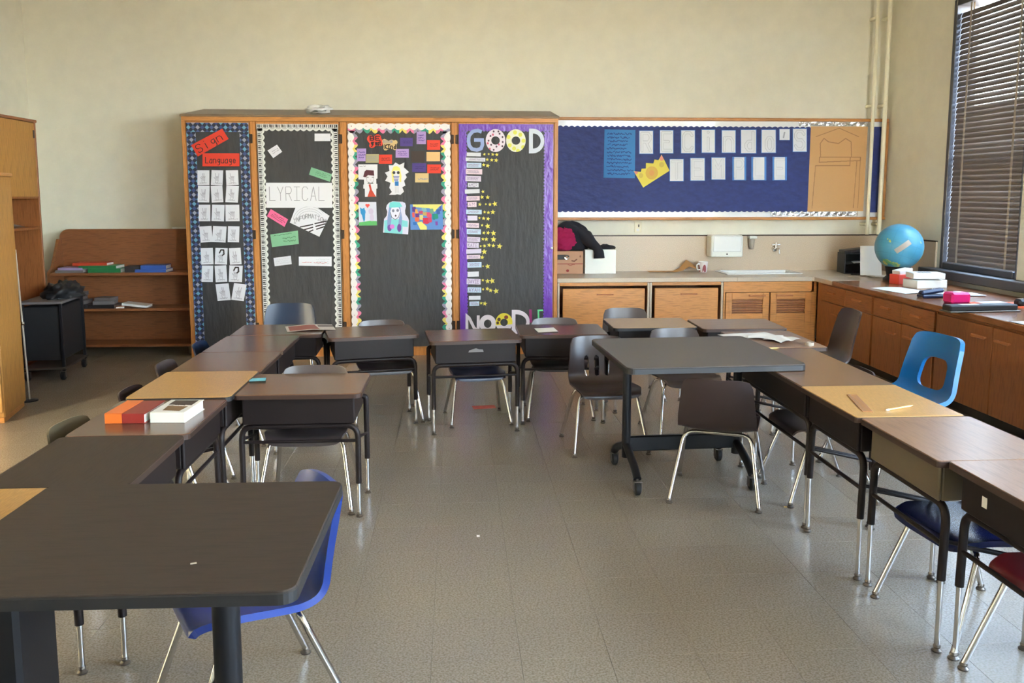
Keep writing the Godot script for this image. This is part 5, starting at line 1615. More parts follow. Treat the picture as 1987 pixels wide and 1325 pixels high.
func build_board() -> void:
	var t := thing("display_board", "wide white wall board in an oak frame above the sink counter", "board")
	var fr := MB.new()
	fr.box(Vector3(2.80, 2.352, -9.155), Vector3(3.63, 0.032, 0.09), 0.006)
	part("frame_rail", fr.done(), M.oak_x, t)
	part("frame_rail", MB.new().box(Vector3(2.80, 1.312, -9.145), Vector3(3.63, 0.03, 0.11), 0.006).done(), M.oak_x, t)
	part("frame_stile", MB.new().box(Vector3(4.60, 1.832, -9.155), Vector3(0.032, 1.01, 0.09), 0.006).done(), M.oak, t)
	part("panel", MB.new().box(Vector3(2.785, 1.832, -9.17), Vector3(3.595, 1.01, 0.06)).done(), M.white_board, t)
	# navy paper with wavy cut edges
	var a := PackedVector2Array()
	var b := PackedVector2Array()
	var n := 46 * 6
	for i in n + 1:
		var x := lerpf(1.0, 3.765, float(i) / n)
		var wv := absf(sin(PI * (x - 1.0) / 0.0602))
		a.append(Vector2(x, 2.268 + 0.014 * wv))
		b.append(Vector2(x, 1.395 - 0.014 * wv))
	single("navy_paper", MB.new().pairs(a, b, -9.139, BOARD_Z).done(), M.navy_paper, "long navy paper with wavy cut edges on the wall board", "paper")
	var k := cell(220, 310, rgb(205, 158, 104))
	var g := rgb(160, 118, 76)
	pl(k, [0.1, 0.12, 0.5, 0.02, 0.85, 0.12], g, 0.006)
	pl(k, [0.2, 0.36, 0.18, 0.2, 0.24, 0.14, 0.32, 0.18, 0.5, 0.2, 0.62, 0.14, 0.72, 0.18, 0.74, 0.36], g, 0.008)
	pl(k, [0.18, 0.36, 0.9, 0.36, 0.9, 0.4, 0.18, 0.42, 0.18, 0.36], g, 0.008)
	pl(k, [0.12, 0.46, 0.72, 0.46, 0.72, 0.36], g, 0.008)
	pl(k, [0.12, 0.46, 0.1, 0.96], g, 0.006)
	pl(k, [0.84, 0.4, 0.82, 0.96], g, 0.006)
	pl(k, [0.9, 0.4, 0.9, 0.96], g, 0.006)
	single("kraft_sheet", quad_sheet([3.765, 2.286, 4.388, 2.286, 4.382, 1.39, 3.75, 1.385], -9.135, k, 0.008).done(), M.prints, "brown kraft sheet with a faint pencil chair drawing at the right of the navy paper", "poster")
	single("blue_strip", MB.new().box(Vector3(4.48, 1.83, -9.132), Vector3(0.12, 0.91, 0.008), 0.001).done(), M.navy_paper, "narrow navy paper strip between the two pipes", "paper")
	var foil := curled(Vector3.ZERO, 0.76, 0.045, 0, func(u, v): return 0.004 * sin(u * 41.0) * sin(v * 5.0 + u * 17.0) + 0.004, 0.0006, 48, 6)
	var fo := single("foil_strip", foil.done(), M.foil, "crinkled silver foil strip along the top of the kraft sheet", "foil")
	fo.rotation.x = PI / 2
	fo.position = Vector3(4.02, 2.312, -9.136)
	var f2 := curled(Vector3.ZERO, 0.95, 0.05, 0, func(u, v): return 0.004 * sin(u * 57.0) * sin(v * 5.0 + u * 23.0) + 0.004, 0.0006, 54, 6)
	var fo2 := single("foil_strip", f2.done(), M.foil, "crinkled silver foil strip below the kraft sheet", "foil")
	fo2.rotation.x = PI / 2
	fo2.position = Vector3(3.85, 1.36, -9.136)
	pin_at(0,"letter_sheet","white sheet with the letter R in outlined pencil, upper row of the navy board","letter","letter sheets on the navy board",[1.919,2.234,2.072,2.235,2.077,1.989,1.924,1.989],letter_cell("R",.75))
	pin_at(0,"letter_sheet","white sheet with the letter E in outlined pencil, upper row of the navy board","letter","letter sheets on the navy board",[2.138,2.241,2.286,2.241,2.292,1.995,2.143,1.995],letter_cell("E",.75))
	pin_at(0,"letter_sheet","white sheet with the letter C in outlined pencil, upper row of the navy board","letter","letter sheets on the navy board",[2.363,2.242,2.517,2.242,2.524,1.996,2.369,1.996],letter_cell("C",.75))
	pin_at(0,"letter_sheet","white sheet with the letter i in outlined pencil, upper row of the navy board","letter","letter sheets on the navy board",[2.583,2.248,2.732,2.249,2.739,2.002,2.59,2.002],letter_cell("i",.75))
	pin_at(0,"letter_sheet","white sheet with the letter n in outlined pencil, upper row of the navy board","letter","letter sheets on the navy board",[2.799,2.244,2.954,2.244,2.961,2.003,2.806,2.002],letter_cell("n",.75))
	pin_at(0,"letter_sheet","white sheet with the letter d in outlined pencil, upper row of the navy board","letter","letter sheets on the navy board",[3.003,2.25,3.176,2.251,3.184,1.998,3.012,1.997],letter_cell("d",.75))
	pin_at(0,"letter_sheet","white sheet with the letter o in outlined pencil, upper row of the navy board","letter","letter sheets on the navy board",[3.226,2.251,3.387,2.252,3.397,2.004,3.234,2.003],letter_cell("o",.75))
	pin_at(0,"letter_sheet","small white sheet with an apostrophe in outlined pencil, upper row of the navy board","letter","letter sheets on the navy board",[3.42,2.257,3.538,2.258,3.542,2.139,3.425,2.139],letter_cell("'",.75))
	pin_at(0,"letter_sheet","white sheet with the letter S in outlined pencil, upper row of the navy board","letter","letter sheets on the navy board",[3.565,2.263,3.722,2.264,3.733,2.016,3.575,2.015],letter_cell("S",.75))
	pin_at(0,"letter_sheet","white sheet with faint letter T, lower row of the navy board","letter","letter sheets on the navy board",[2.249,1.942,2.403,1.942,2.409,1.705,2.254,1.705],letter_cell("T",.85,3))
	pin_at(0,"letter_sheet","white sheet with faint letter E beside the T, lower row of the navy board","letter","letter sheets on the navy board",[2.469,1.953,2.63,1.953,2.637,1.71,2.476,1.71],letter_cell("E",.85,3))
	pin_at(0,"letter_sheet","white sheet with faint letter M, lower row of the navy board","letter","letter sheets on the navy board",[2.696,1.959,2.852,1.959,2.859,1.721,2.703,1.721],letter_cell("M",.85,3))
	pin_at(0,"letter_sheet","white sheet with faint letter P, lower row of the navy board","letter","letter sheets on the navy board",[2.924,1.965,3.074,1.965,3.082,1.716,2.932,1.716],letter_cell("P",.85,11))
	pin_at(0,"letter_sheet","white sheet with faint letter L, lower row of the navy board","letter","letter sheets on the navy board",[3.13,1.965,3.292,1.966,3.301,1.716,3.138,1.716],letter_cell("L",.85,11))
	pin_at(0,"letter_sheet","white sheet with faint letter E ending its row, lower row of the navy board","letter","letter sheets on the navy board",[3.359,1.966,3.516,1.966,3.525,1.717,3.368,1.716],letter_cell("E",.85,11))
	pin_at(0,"poem_sheet","large blue sheet covered in handwriting on the navy board","poster","",[1.554,2.243,1.881,2.239,1.884,1.737,1.549,1.742],text_cell(180,270,BLUE,[["~~",.08,.05,.9,.008,DKBLUE]]))
	pin_poly("crown_cutout","tilted yellow paper crown left of the lower letter row","crown","",[1.869,1.811,1.946,1.805,1.953,1.838,1.997,1.84,1.998,1.897,2.077,1.892,2.089,1.933,2.131,1.927,2.163,1.984,2.252,1.817,1.973,1.64],crown_cell(),.004,-9.12)

func build_counters() -> void:
	# ---- back counter: light laminate top with a sink cut-out, running into the corner
	var top := MB.new()
	var hx0 := 2.79
	var hx1 := 3.55
	var hz0 := -9.10
	var hz1 := -8.72
	var y := 0.728
	var th := 0.044
	top.box(Vector3((0.985 + hx0) / 2, y, -8.81), Vector3(hx0 - 0.985, th, 0.78), 0.004)
	top.box(Vector3((hx1 + WX) / 2, y, -8.81), Vector3(WX - hx1, th, 0.78), 0.004)
	top.box(Vector3((hx0 + hx1) / 2, y, (-9.2 + hz0) / 2), Vector3(hx1 - hx0, th, hz0 + 9.2))
	top.box(Vector3((hx0 + hx1) / 2, y, (hz1 - 8.42) / 2), Vector3(hx1 - hx0, th, -8.42 - hz1), 0.004)
	top.box(Vector3((3.575 + WX) / 2, y, -8.22), Vector3(WX - 3.575, th, 0.40), 0.004)
	single("countertop", top.done(), M.laminate, "light laminate countertop with the sink, turning the far corner", "countertop")
	var sink := thing("sink", "white porcelain sink set into the light countertop", "sink", Vector3((hx0 + hx1) / 2, 0.75, (hz0 + hz1) / 2))
	var w := hx1 - hx0
	var d := hz1 - hz0
	var sb := MB.new()
	for s in [-1.0, 1.0]:
		sb.box(Vector3(s * (w / 2 - 0.012), -0.08, 0), Vector3(0.02, 0.16, d - 0.004), 0.004)
		sb.box(Vector3(0, -0.08, s * (d / 2 - 0.012)), Vector3(w - 0.004, 0.16, 0.02), 0.004)
	sb.box(Vector3(0, -0.155, 0), Vector3(w - 0.01, 0.014, d - 0.01))
	part("basin", sb.done(), M.porcelain, sink)
	var rim := MB.new()
	for s in [-1.0, 1.0]:
		rim.box(Vector3(s * (w / 2), 0.005, 0), Vector3(0.04, 0.012, d + 0.04), 0.004)
		rim.box(Vector3(0, 0.005, s * (d / 2)), Vector3(w, 0.012, 0.04), 0.004)
	part("rim", rim.done(), M.porcelain, sink)
	part("drain", MB.new().lathe([Vector2(0, 0), Vector2(0.03, 0.0), Vector2(0.035, 0.004), Vector2(0, 0.004)], 16, Vector3(0, -0.147, 0)).done(), M.chrome, sink)
	# ---- two roll-out bin cabinets
	var bins := [[0.99, 1.908, 1.043, 1.862], [1.912, 2.652, 1.962, 2.603]]
	for k in 2:
		var e: Array = bins[k]
		var cb := thing("bin_cabinet", ["wide cabinet with a roll-out oak bin, next to the wardrobe", "cabinet with a roll-out oak bin between the wider bin and the sink cabinet"][k], "cabinet", Vector3.ZERO, 0, "cabinets under the sink counter")
		var b := MB.new()
		for x in [e[0] + 0.012, e[1] - 0.012]:
			b.box(Vector3(x, 0.33, -8.81), Vector3(0.022, 0.66, 0.74), 0.002)
		b.box(Vector3((e[0] + e[1]) / 2, 0.33, -9.17), Vector3(e[1] - e[0], 0.66, 0.02))
		part("body", b.done(), M.counter_oak, cb)
		for x in [e[0] + 0.010, e[1] - 0.010]:
			part("edge_trim", MB.new().box(Vector3(x, 0.35, -8.436), Vector3(0.020, 0.70, 0.012), 0.002).done(), M.laminate, cb)
		part("rail", MB.new().box(Vector3((e[0] + e[1]) / 2, 0.688, -8.45), Vector3(e[1] - e[0] - 0.042, 0.034, 0.03), 0.003).done(), M.oak_x, cb)
		var dr := part("bin", MB.new().box(Vector3((e[2] + e[3]) / 2, 0.37, -8.442), Vector3(e[3] - e[2], 0.55, 0.022), 0.004).box(Vector3((e[2] + e[3]) / 2, 0.2, -8.78), Vector3(e[3] - e[2] - 0.04, 0.2, 0.64)).done(), M.oak_x, cb)
		part("handle", handle_mesh(Vector3([1.46, 2.30][k], 0.588, -8.431), Vector3.RIGHT, Vector3.BACK, 0.17), M.handle_oak, dr)
	# ---- sink cabinet with two louvred doors
	var sc := thing("sink_cabinet", "oak sink cabinet with two louvred doors in the far corner", "cabinet", Vector3.ZERO, 0, "cabinets under the sink counter")
	part("body", MB.new().box(Vector3(3.118, 0.28, -8.80), Vector3(0.90, 0.56, 0.70)).done(), M.counter_oak, sc)
	var sf := MB.new()
	sf.box(Vector3(3.118, 0.652, -8.438), Vector3(0.925, 0.104, 0.02), 0.002)
	sf.box(Vector3(2.664, 0.35, -8.438), Vector3(0.018, 0.50, 0.02), 0.002)
	sf.box(Vector3(3.582, 0.39, -8.438), Vector3(0.054, 0.62, 0.02), 0.002)
	part("face_frame", sf.done(), M.oak_x, sc)
	for e in [[2.678, 3.12], [3.134, 3.553]]:
		var x0: float = e[0]
		var x1: float = e[1]
		var db := MB.new()
		for x in [x0 + 0.032, x1 - 0.032]:
			db.box(Vector3(x, 0.343, -8.43), Vector3(0.064, 0.505, 0.022), 0.003)
		db.box(Vector3((x0 + x1) / 2, 0.562, -8.43), Vector3(x1 - x0 - 0.128, 0.066, 0.022), 0.002)
		db.box(Vector3((x0 + x1) / 2, 0.238, -8.43), Vector3(x1 - x0 - 0.128, 0.295, 0.022), 0.002)
		var dd := part("door", db.done(), M.oak_x, sc)
		for i in 6:
			part("slat", MB.new().box(Vector3((x0 + x1) / 2, 0.400 + i * 0.0236, -8.433), Vector3(x1 - x0 - 0.126, 0.005, 0.026), 0.001, Basis(Vector3.RIGHT, -0.30)).done(), M.oak_x, dd)
		part("handle", handle_mesh(Vector3([2.99, 3.27][0 if x0 < 3 else 1], 0.566, -8.419), Vector3.RIGHT, Vector3.BACK, 0.17), M.handle_oak, dd)
	struct("baseboard_back", MB.new().box(Vector3(2.28, 0.04, -8.50), Vector3(2.58, 0.08, 0.02)).done(), M.black_plastic)
	# ---- long counter under the windows
	single("countertop", MB.new().box(Vector3((3.575 + 4.52) / 2, 0.7275, (-8.015 + 2.0) / 2), Vector3(0.945, 0.045, 10.01), 0.005).done(), M.brown_counter, "long brown wooden countertop under the windows", "countertop")
	struct("baseboard_right", MB.new().box(Vector3(3.67, 0.04, -3.2), Vector3(0.02, 0.08, 10.4)).done(), M.black_plastic)
	var units := [[-8.405, -7.225, true], [-7.215, -6.235, true], [-6.225, -4.845, false], [-4.835, -3.465, false], [-3.455, -2.085, false]]
	var names := ["oak drawer cabinet in the far corner under the windows", "second oak drawer cabinet from the corner under the windows", "oak cabinet with tall doors, directly after the two drawer cabinets", "oak cabinet with tall doors, second such one from the corner, behind the bright blue chair", "oak cabinet with tall doors at the right edge, nearest of the window row"]
	for k in units.size():
		var a: float = units[k][0]
		var b: float = units[k][1]
		var u := thing("base_cabinet", names[k], "cabinet", Vector3.ZERO, 0, "cabinets under the window counter")
		part("body", MB.new().box(Vector3(4.06, 0.392, (a + b) / 2), Vector3(0.90, 0.622, b - a - 0.004), 0.002).done(), M.counter_oak, u)
		var lo := a + (0.12 if k == 0 else 0.012)
		var mid := (lo + b) / 2
		for e in [[lo, mid - 0.004], [mid + 0.004, b - 0.012]]:
			var z: float = (e[0] + e[1]) / 2
			var l: float = e[1] - e[0]
			var far: bool = e[0] == lo
			if units[k][2]:
				var dw := part("drawer", MB.new().box(Vector3(3.602, 0.615, z), Vector3(0.022, 0.155, l), 0.003).done(), M.counter_drawer, u)
				part("handle", out_handle(Vector3(3.591, 0.628, z)), M.handle_oak, dw)
				var dr := part("door", MB.new().box(Vector3(3.602, 0.307, z), Vector3(0.022, 0.445, l), 0.003).done(), M.counter_oak, u)
				part("handle", out_handle(Vector3(3.591, 0.436, z + (0.1 if far else -0.1))), M.handle_oak, dr)
			else:
				var dr := part("door", MB.new().box(Vector3(3.602, 0.385, z), Vector3(0.022, 0.60, l), 0.003).done(), M.counter_oak, u)
				part("handle", out_handle(Vector3(3.591, 0.604, mid + (-0.13 if far else 0.13))), M.handle_oak, dr)

func out_handle(c: Vector3) -> ArrayMesh:
	var b := MB.new()
	b.box(c + Vector3(-0.022, 0, 0), Vector3(0.014, 0.02, 0.15), 0.004)
	for s in [-1.0, 1.0]:
		b.box(c + Vector3(-0.01, 0, s * 0.06), Vector3(0.022, 0.012, 0.014), 0.002)
	return b.done()

func build_left_side() -> void:
	# low bookcase on short legs
	var x0 := -3.95
	var x1 := -2.57
	var t := thing("bookcase", "low brown wooden bookcase with two open shelves, left of the wardrobe", "bookcase")
	var back := PackedVector2Array([Vector2(x0, 0.08), Vector2(x1, 0.08), Vector2(x1, 1.225)])
	for k in 7:
		var a := PI / 2 * (1.0 + k / 6.0)
		back.append(Vector2(x0 + 0.09 + cos(a) * 0.09, 1.135 + sin(a) * 0.09))
	part("back_panel", MB.new().slab(back, -8.93, -8.91).done(), M.book_oak, t)
	for k in 3:
		part(["shelf", "shelf", "base_board"][k], MB.new().box(Vector3((x0 + x1) / 2, [0.80, 0.45, 0.095][k], -8.76), Vector3(x1 - x0 - 0.05, 0.026, 0.31), 0.003).done(), M.book_oak, t)
	for x in [x0 + 0.012, x1 - 0.012]:
		var o := PackedVector2Array([Vector2(8.60, 0.08), Vector2(8.92, 0.08), Vector2(8.92, 1.13), Vector2(8.84, 1.13), Vector2(8.68, 0.86), Vector2(8.60, 0.82)])
		part("side_panel", MB.new().slab(o, x - 0.012, x + 0.012, Transform3D(Basis(Vector3(0, 0, -1), Vector3.UP, Vector3.RIGHT), Vector3.ZERO)).done(), M.book_oak, t)
		for z in [-8.66, -8.88]:
			part("leg", MB.new().tube([Vector3(x - signf(x - x0 - 0.5) * 0.06, 0.09, z), Vector3(x - signf(x - x0 - 0.5) * 0.06, 0.0, z)], [0.022, 0.016], 10).done(), M.dull_metal, t)
	# books lying on the upper shelf
	var sy := 0.813
	var items := [
		["grey book lying at the left end of the upper bookcase shelf", -3.76, 0, 0.26, 0.022, 0.2, 8, "grey_cover"], ["white book on the grey book at the left of the upper shelf", -3.74, 0.022, 0.24, 0.02, 0.19, -6, "lilac_cover"],
		["lower green book in the pile on the upper bookcase shelf", -3.42, 0, 0.31, 0.034, 0.22, 2, "green_cover"], ["upper green book in the pile on the upper bookcase shelf", -3.48, 0.034, 0.36, 0.026, 0.21, -4, "green_cover"],
		["thin red book on top of the green books", -3.56, 0.060, 0.32, 0.022, 0.2, 5, "red_cover"], ["small dark book right of the green books on the upper shelf", -3.17, 0, 0.14, 0.05, 0.18, 12, "dark_cover"],
		["lower blue book at the right of the upper bookcase shelf", -2.98, 0, 0.30, 0.026, 0.21, -3, "blue_cover"], ["upper blue book at the right of the upper bookcase shelf", -2.96, 0.026, 0.24, 0.034, 0.2, 6, "blue_cover"]]
	for b in items:
		book(b[0], "books lying on the upper bookcase shelf", Vector3(b[1], sy + b[2] * 1.15, -8.73), Vector3(b[5], b[4] * 1.15, b[3]), 90 + b[6] * 0.5, M[b[7]], M.white_paper)
	# a slumped pile on the lower shelf
	sy = 0.463
	var low := [[-3.72, 0, 0.22, 0.04, 0.2, 10, "dark_cover", "bottom dark"], [-3.46, 0, 0.26, 0.036, 0.2, -8, "dark_cover", "flat dark"], [-3.73, 0.04, 0.22, 0.04, 0.19, -12, "grey_cover", "lower grey"], [-3.76, 0.08, 0.2, 0.04, 0.19, 6, "dark_cover", "middle dark"], [-3.74, 0.12, 0.2, 0.034, 0.18, 18, "grey_cover", "upper grey"], [-3.78, 0.154, 0.16, 0.03, 0.17, -9, "dark_cover", "topmost dark"], [-3.46, 0.036, 0.2, 0.036, 0.17, 14, "grey_cover", "second grey"], [-3.45, 0.072, 0.16, 0.03, 0.16, -16, "grey_cover", "high grey"]]
	for b in low:
		book("%s book of the slumped pile on the lower bookcase shelf" % b[7], "dark books on the lower bookcase shelf", Vector3(b[0], sy + b[1], -8.72), Vector3(b[4], b[3], b[2]), 90 + b[5] * 0.6, M[b[6]], M.grey_cover)
	var wb := book("thin white book leaning flat at the middle of the lower bookcase shelf", "", Vector3(-3.15, sy + 0.018, -8.70), Vector3(0.24, 0.022, 0.17), 0, M.white_plastic, M.white_paper, -0.12)
	wb.position.y = sy + 0.016
	book("small pinkish booklet beside the thin white book on the lower shelf", "", Vector3(-3.30, sy, -8.66), Vector3(0.08, 0.018, 0.1), 20, M.cardboard, M.white_paper)
	single("paper_stack", MB.new().box(Vector3(-2.72, 1.236, -8.93), Vector3(0.26, 0.02, 0.03), 0.002).done(), M.white_paper, "white paper lying on the top edge of the bookcase by the wardrobe", "paper")
	# tall cabinet against the left wall
	var c := thing("tall_cabinet", "tall oak cabinet with an open niche, in the far left corner", "cabinet")
	var cz0 := -8.09
	var cz1 := -6.70
	var body := MB.new()
	for z in [cz0 + 0.012, cz1 - 0.012]:
		body.box(Vector3(-4.005, 1.11, z), Vector3(0.55, 2.22, 0.024), 0.003)
	body.box(Vector3(-4.005, 2.215, (cz0 + cz1) / 2), Vector3(0.56, 0.024, cz1 - cz0 + 0.03), 0.004)
	body.box(Vector3(-4.28, 1.11, (cz0 + cz1) / 2), Vector3(0.02, 2.2, cz1 - cz0 - 0.05))
	for y in [1.545, 1.27, 0.10]:
		body.box(Vector3(-4.005, y, (cz0 + cz1) / 2), Vector3(0.53, 0.022, cz1 - cz0 - 0.05), 0.002)
	part("body", body.done(), M.counter_oak, c)
	for k in 2:
		var z := cz0 + 0.355 + k * 0.68
		var up := part("upper_door", MB.new().box(Vector3(-3.745, 1.875, z), Vector3(0.02, 0.65, 0.67), 0.003).done(), M.cab_oak, c)
		part("handle", MB.new().box(Vector3(-3.728, 1.60, z + (0.25 if k == 0 else -0.25)), Vector3(0.02, 0.016, 0.14), 0.004).done(), M.handle_oak, up)
		part("hinge", MB.new().box(Vector3(-3.732, 2.1, z + (-0.315 if k == 0 else 0.315)), Vector3(0.01, 0.07, 0.02), 0.002).done(), M.hinge, up)
	single("loose_papers", curled(Vector3(-3.93, 1.284, -7.8), 0.22, 0.4, 6, func(u, v): return 0.05 * pow(u, 3.0) * v).done(), M.white_paper, "curled white papers in the niche of the tall corner cabinet", "paper")
	# the nearer wardrobe at the left edge
	var n := thing("side_cabinet", "oak cabinet at the left edge of the picture, nearer than the tall corner cabinet", "cabinet", Vector3(-3.645, 0, -6.20), deg_to_rad(11.5))
	part("body", MB.new().box(Vector3(0, 0.87, -0.01), Vector3(0.97, 1.66, 0.52), 0.006).done(), M.cab_oak, n)
	part("top_panel", MB.new().box(Vector3(0, 1.712, -0.005), Vector3(0.99, 0.024, 0.55), 0.005).done(), M.oak_x, n)
	part("plinth", MB.new().box(Vector3(0, 0.02, -0.01), Vector3(0.95, 0.04, 0.5), 0.003).done(), M.oak_x, n)
	for k in 2:
		var d := part("door", MB.new().box(Vector3(-0.24 + k * 0.48, 0.88, 0.26), Vector3(0.472, 1.6, 0.02), 0.003).done(), tri_mat(rgb(214, 158, 88), M.oak.albedo_texture, Vector3(9, 0.7, 9), 0.4), n)
		part("handle", MB.new().box(Vector3(-0.06 + k * 0.12, 1.0, 0.28), Vector3(0.016, 0.13, 0.02), 0.004).done(), M.hinge, d)
	# black trolley under a dark cloth
	var r := thing("trolley", "black wheeled trolley with a tray, half hidden behind the left cabinet", "trolley", Vector3(-3.52, 0, -7.74), deg_to_rad(6))
	for x in [-0.15, 0.15]:
		for z in [-0.28, 0.28]:
			part("post", MB.new().box(Vector3(x, 0.37, z), Vector3(0.025, 0.58, 0.025), 0.003).done(), M.black_metal, r)
	part("tray", MB.new().box(Vector3(0, 0.665, 0), Vector3(0.34, 0.022, 0.62), 0.004).done(), M.grey_cover, r)
	part("side_panel", MB.new().box(Vector3(0, 0.40, 0), Vector3(0.29, 0.46, 0.54), 0.006).done(), M.black_plastic, r)
	part("base", MB.new().box(Vector3(0, 0.105, 0), Vector3(0.34, 0.02, 0.62), 0.004).done(), M.dull_metal, r)
	for x in [-0.14, 0.14]:
		for z in [-0.28, 0.28]:
			caster(Vector3(x, 0, z), r, 0.038)
	var bag := blob(Vector3(-3.45, 0.70, -7.80), Vector3(0.15, 0.11, 0.22), 0.5, 0.2, 8, 16, 24, 0.677)
	single("dark_bag", bag.done(), M.black_plastic, "dark slumped bag lying on the black trolley", "bag")
	var po := thing("floor_pole", "thin pale pole with a bright knob standing beside the left cabinet", "pole", Vector3(-3.275, 0, -6.72))
	part("pole", MB.new().tube([Vector3(0, 0.012, 0), Vector3(-0.03, 1.16, 0)], 0.007, 8).done(), M.tape, po)
	part("knob", MB.new().lathe([Vector2(0, -0.016), Vector2(0.012, -0.012), Vector2(0.016, 0), Vector2(0.012, 0.012), Vector2(0, 0.016)], 12, Vector3(-0.014, 0.60, 0)).done(), M.chrome, po)
	part("base", MB.new().lathe([Vector2(0, 0), Vector2(0.06, 0), Vector2(0.06, 0.008), Vector2(0.012, 0.014), Vector2(0, 0.014)], 16).done(), M.black_metal, po)

func build_desks() -> void:
	# left column, students on the outside, closed fronts to the middle
	desk("glossy walnut desk, farthest of the left column, joining the back row", -1.30, -5.545, 90, M.walnut_top)
	desk("light brown desk between the glossy walnut and the tan desk, left column", -1.30, -4.938, 90, M.brown_top)
	desk("tan topped desk with a dark edge in the left column", -1.30, -4.331, 90, M.tan_top, M.black_edge, null, 0.008)
	desk("walnut desk with two thick books on it in the left column", -1.31, -3.724, 90, M.walnut_top)
	desk("dark brown empty desk between the book desk and the near dark table, left column", -1.32, -3.117, 90, M.espresso_top)
	desk("tan topped desk at the left edge, partly under the near dark brown table", -1.44, -2.51, 90, M.tan_top, M.black_edge)
	desk("walnut corner desk with a magazine on it, at the back left of the horseshoe", -1.235, -6.11, 2, M.walnut_top)
	desk("walnut desk standing inside the horseshoe with a blue note on it", -0.765, -4.335, 0, M.brown_top)
	# back row
	desk("walnut desk in the back row in front of the piano-border door", -0.60, -6.00, 12, M.walnut_top)
	desk("walnut desk with a pale scuff on its front, middle of the back row", 0.10, -5.80, 6, M.walnut_top)
	desk("walnut desk in the back row in front of the purple-bordered door", 0.725, -5.99, 0, M.walnut_top)
	desk("light sand topped desk in front of the bin cabinets", 1.415, -6.26, 0, M.sand_top, M.black_edge)
	desk("light topped desk at the back right corner of the horseshoe", 2.04, -6.17, -1, M.ash_top)
	# right column, a little higher
	var tall := Vector3(0.555, 0.45, TALL_H)
	desk("light brown desk with white papers on it, far end of the right column", 1.93, -5.15, -90, M.ash_top, null, null, 0.0, Vector3(0.60, 0.45, TALL_H))
	desk("wide brown desk partly under the grey rolling table, behind the tan desk", 1.82, -4.33, -90, M.brown_top, null, null, 0.0, Vector3(0.98, 0.45, TALL_H))
	desk("tan topped desk with a ruler and a pencil on it", 1.81, -3.555, -90, M.tan_top, M.dark_edge, null, 0.004, tall)
	desk("light walnut desk with an olive metal front in the right column", 1.83, -2.995, -90, M.ash_top, null, M.olive_metal, 0.0, tall)
	desk("light walnut desk at the right edge with a small white sticker on its front", 1.865, -2.435, -90, M.ash_top, null, null, 0.0, tall)
	# two rolling tables
	rolling_table("large dark brown table in the near left corner", Vector3(-0.785, 0, -2.195), 0.87, 0.735, 0.72, M.espresso_top, [[-0.35, -0.02, 0.035, 0.10, 0.30, -0.28], [0.17, -0.02, 0.036, 0.036, 0.30, -0.28]], -1)
	rolling_table("grey topped rolling table standing in the right half of the horseshoe", Vector3(1.275, 0, -4.60), 0.93, 0.885, 0.726, M.grey_top, [[-0.345, -0.03, 0.024, 0.024, 0.22, -0.30], [0.285, -0.03, 0.024, 0.024, 0.22, -0.30]], 3)

func build_chairs() -> void:
	# turn 0 faces the camera
	chair("slots", M.chair_brown, "brown chair with slotted back standing left of the grey rolling table", 0.915, -5.27, 4)
	chair("solid", M.chair_brown, "brown chair with its back to the camera, pulled up to the grey rolling table", 1.375, -4.37, 158)
	chair("solid", M.chair_grey, "brown chair between the grey rolling table and the sand topped desk", 1.50, -5.55, 5)
	chair("solid", M.chair_grey, "grey brown chair behind the light sand topped desk", 1.35, -6.62, 0)
	chair("solid", M.chair_grey, "dark chair tucked under the desk in front of the purple-bordered door", 0.72, -6.10, 0)
	chair("hole", M.chair_navy, "small dark navy chair with a hole in its back, under the middle back desk", 0.135, -5.97, 8, 0.90)
	chair("slots", M.chair_brown, "brown slotted chair tucked under the desk before the piano-border door", -0.51, -6.075, 11)
	chair("solid", M.chair_grey, "brown chair tucked under the desk inside the horseshoe", -0.76, -4.40, 0)
	chair("shell", M.chair_blue, "blue chair at the near dark brown table", -0.64, -2.55, -62, 1.04)
	chair("window", M.chair_cyan, "bright blue chair with a large opening in its back by the right cabinets", 2.43, -4.60, -84, 1.20)
	chair("solid", M.chair_brown, "tall grey brown chair standing sideways near the drawer cabinets", 2.41, -5.70, -97, 1.20)
	chair("solid", M.chair_brown, "dark chair whose back rounds over the brown desk in the right column", 1.90, -4.36, -90)
	chair("shell", M.chair_royal, "dark blue chair under the light walnut desk with the olive front", 1.88, -2.94, -84)
	chair("solid", M.chair_maroon, "maroon chair at the right edge of the picture", 1.94, -2.42, -82, 1.03)
	chair("solid", M.chair_teal, "blue grey chair at the outer side of the glossy walnut desk", -1.44, -5.60, 92, 0.95)
	chair("solid", M.chair_grey, "grey chair at the outer side of the light brown desk in the left column", -1.46, -4.98, 90, 0.94)
	chair("solid", M.chair_brown, "dark chair under the tan topped desk in the left column", -1.42, -4.33, 90, 0.93)
	chair("solid", M.chair_olive, "dark olive chair at the outer side of the book desk", -1.44, -3.66, 84, 0.94)
	chair("solid", M.chair_teal, "dark blue chair behind the corner desk with the magazine", -1.31, -6.66, 2, 1.08)

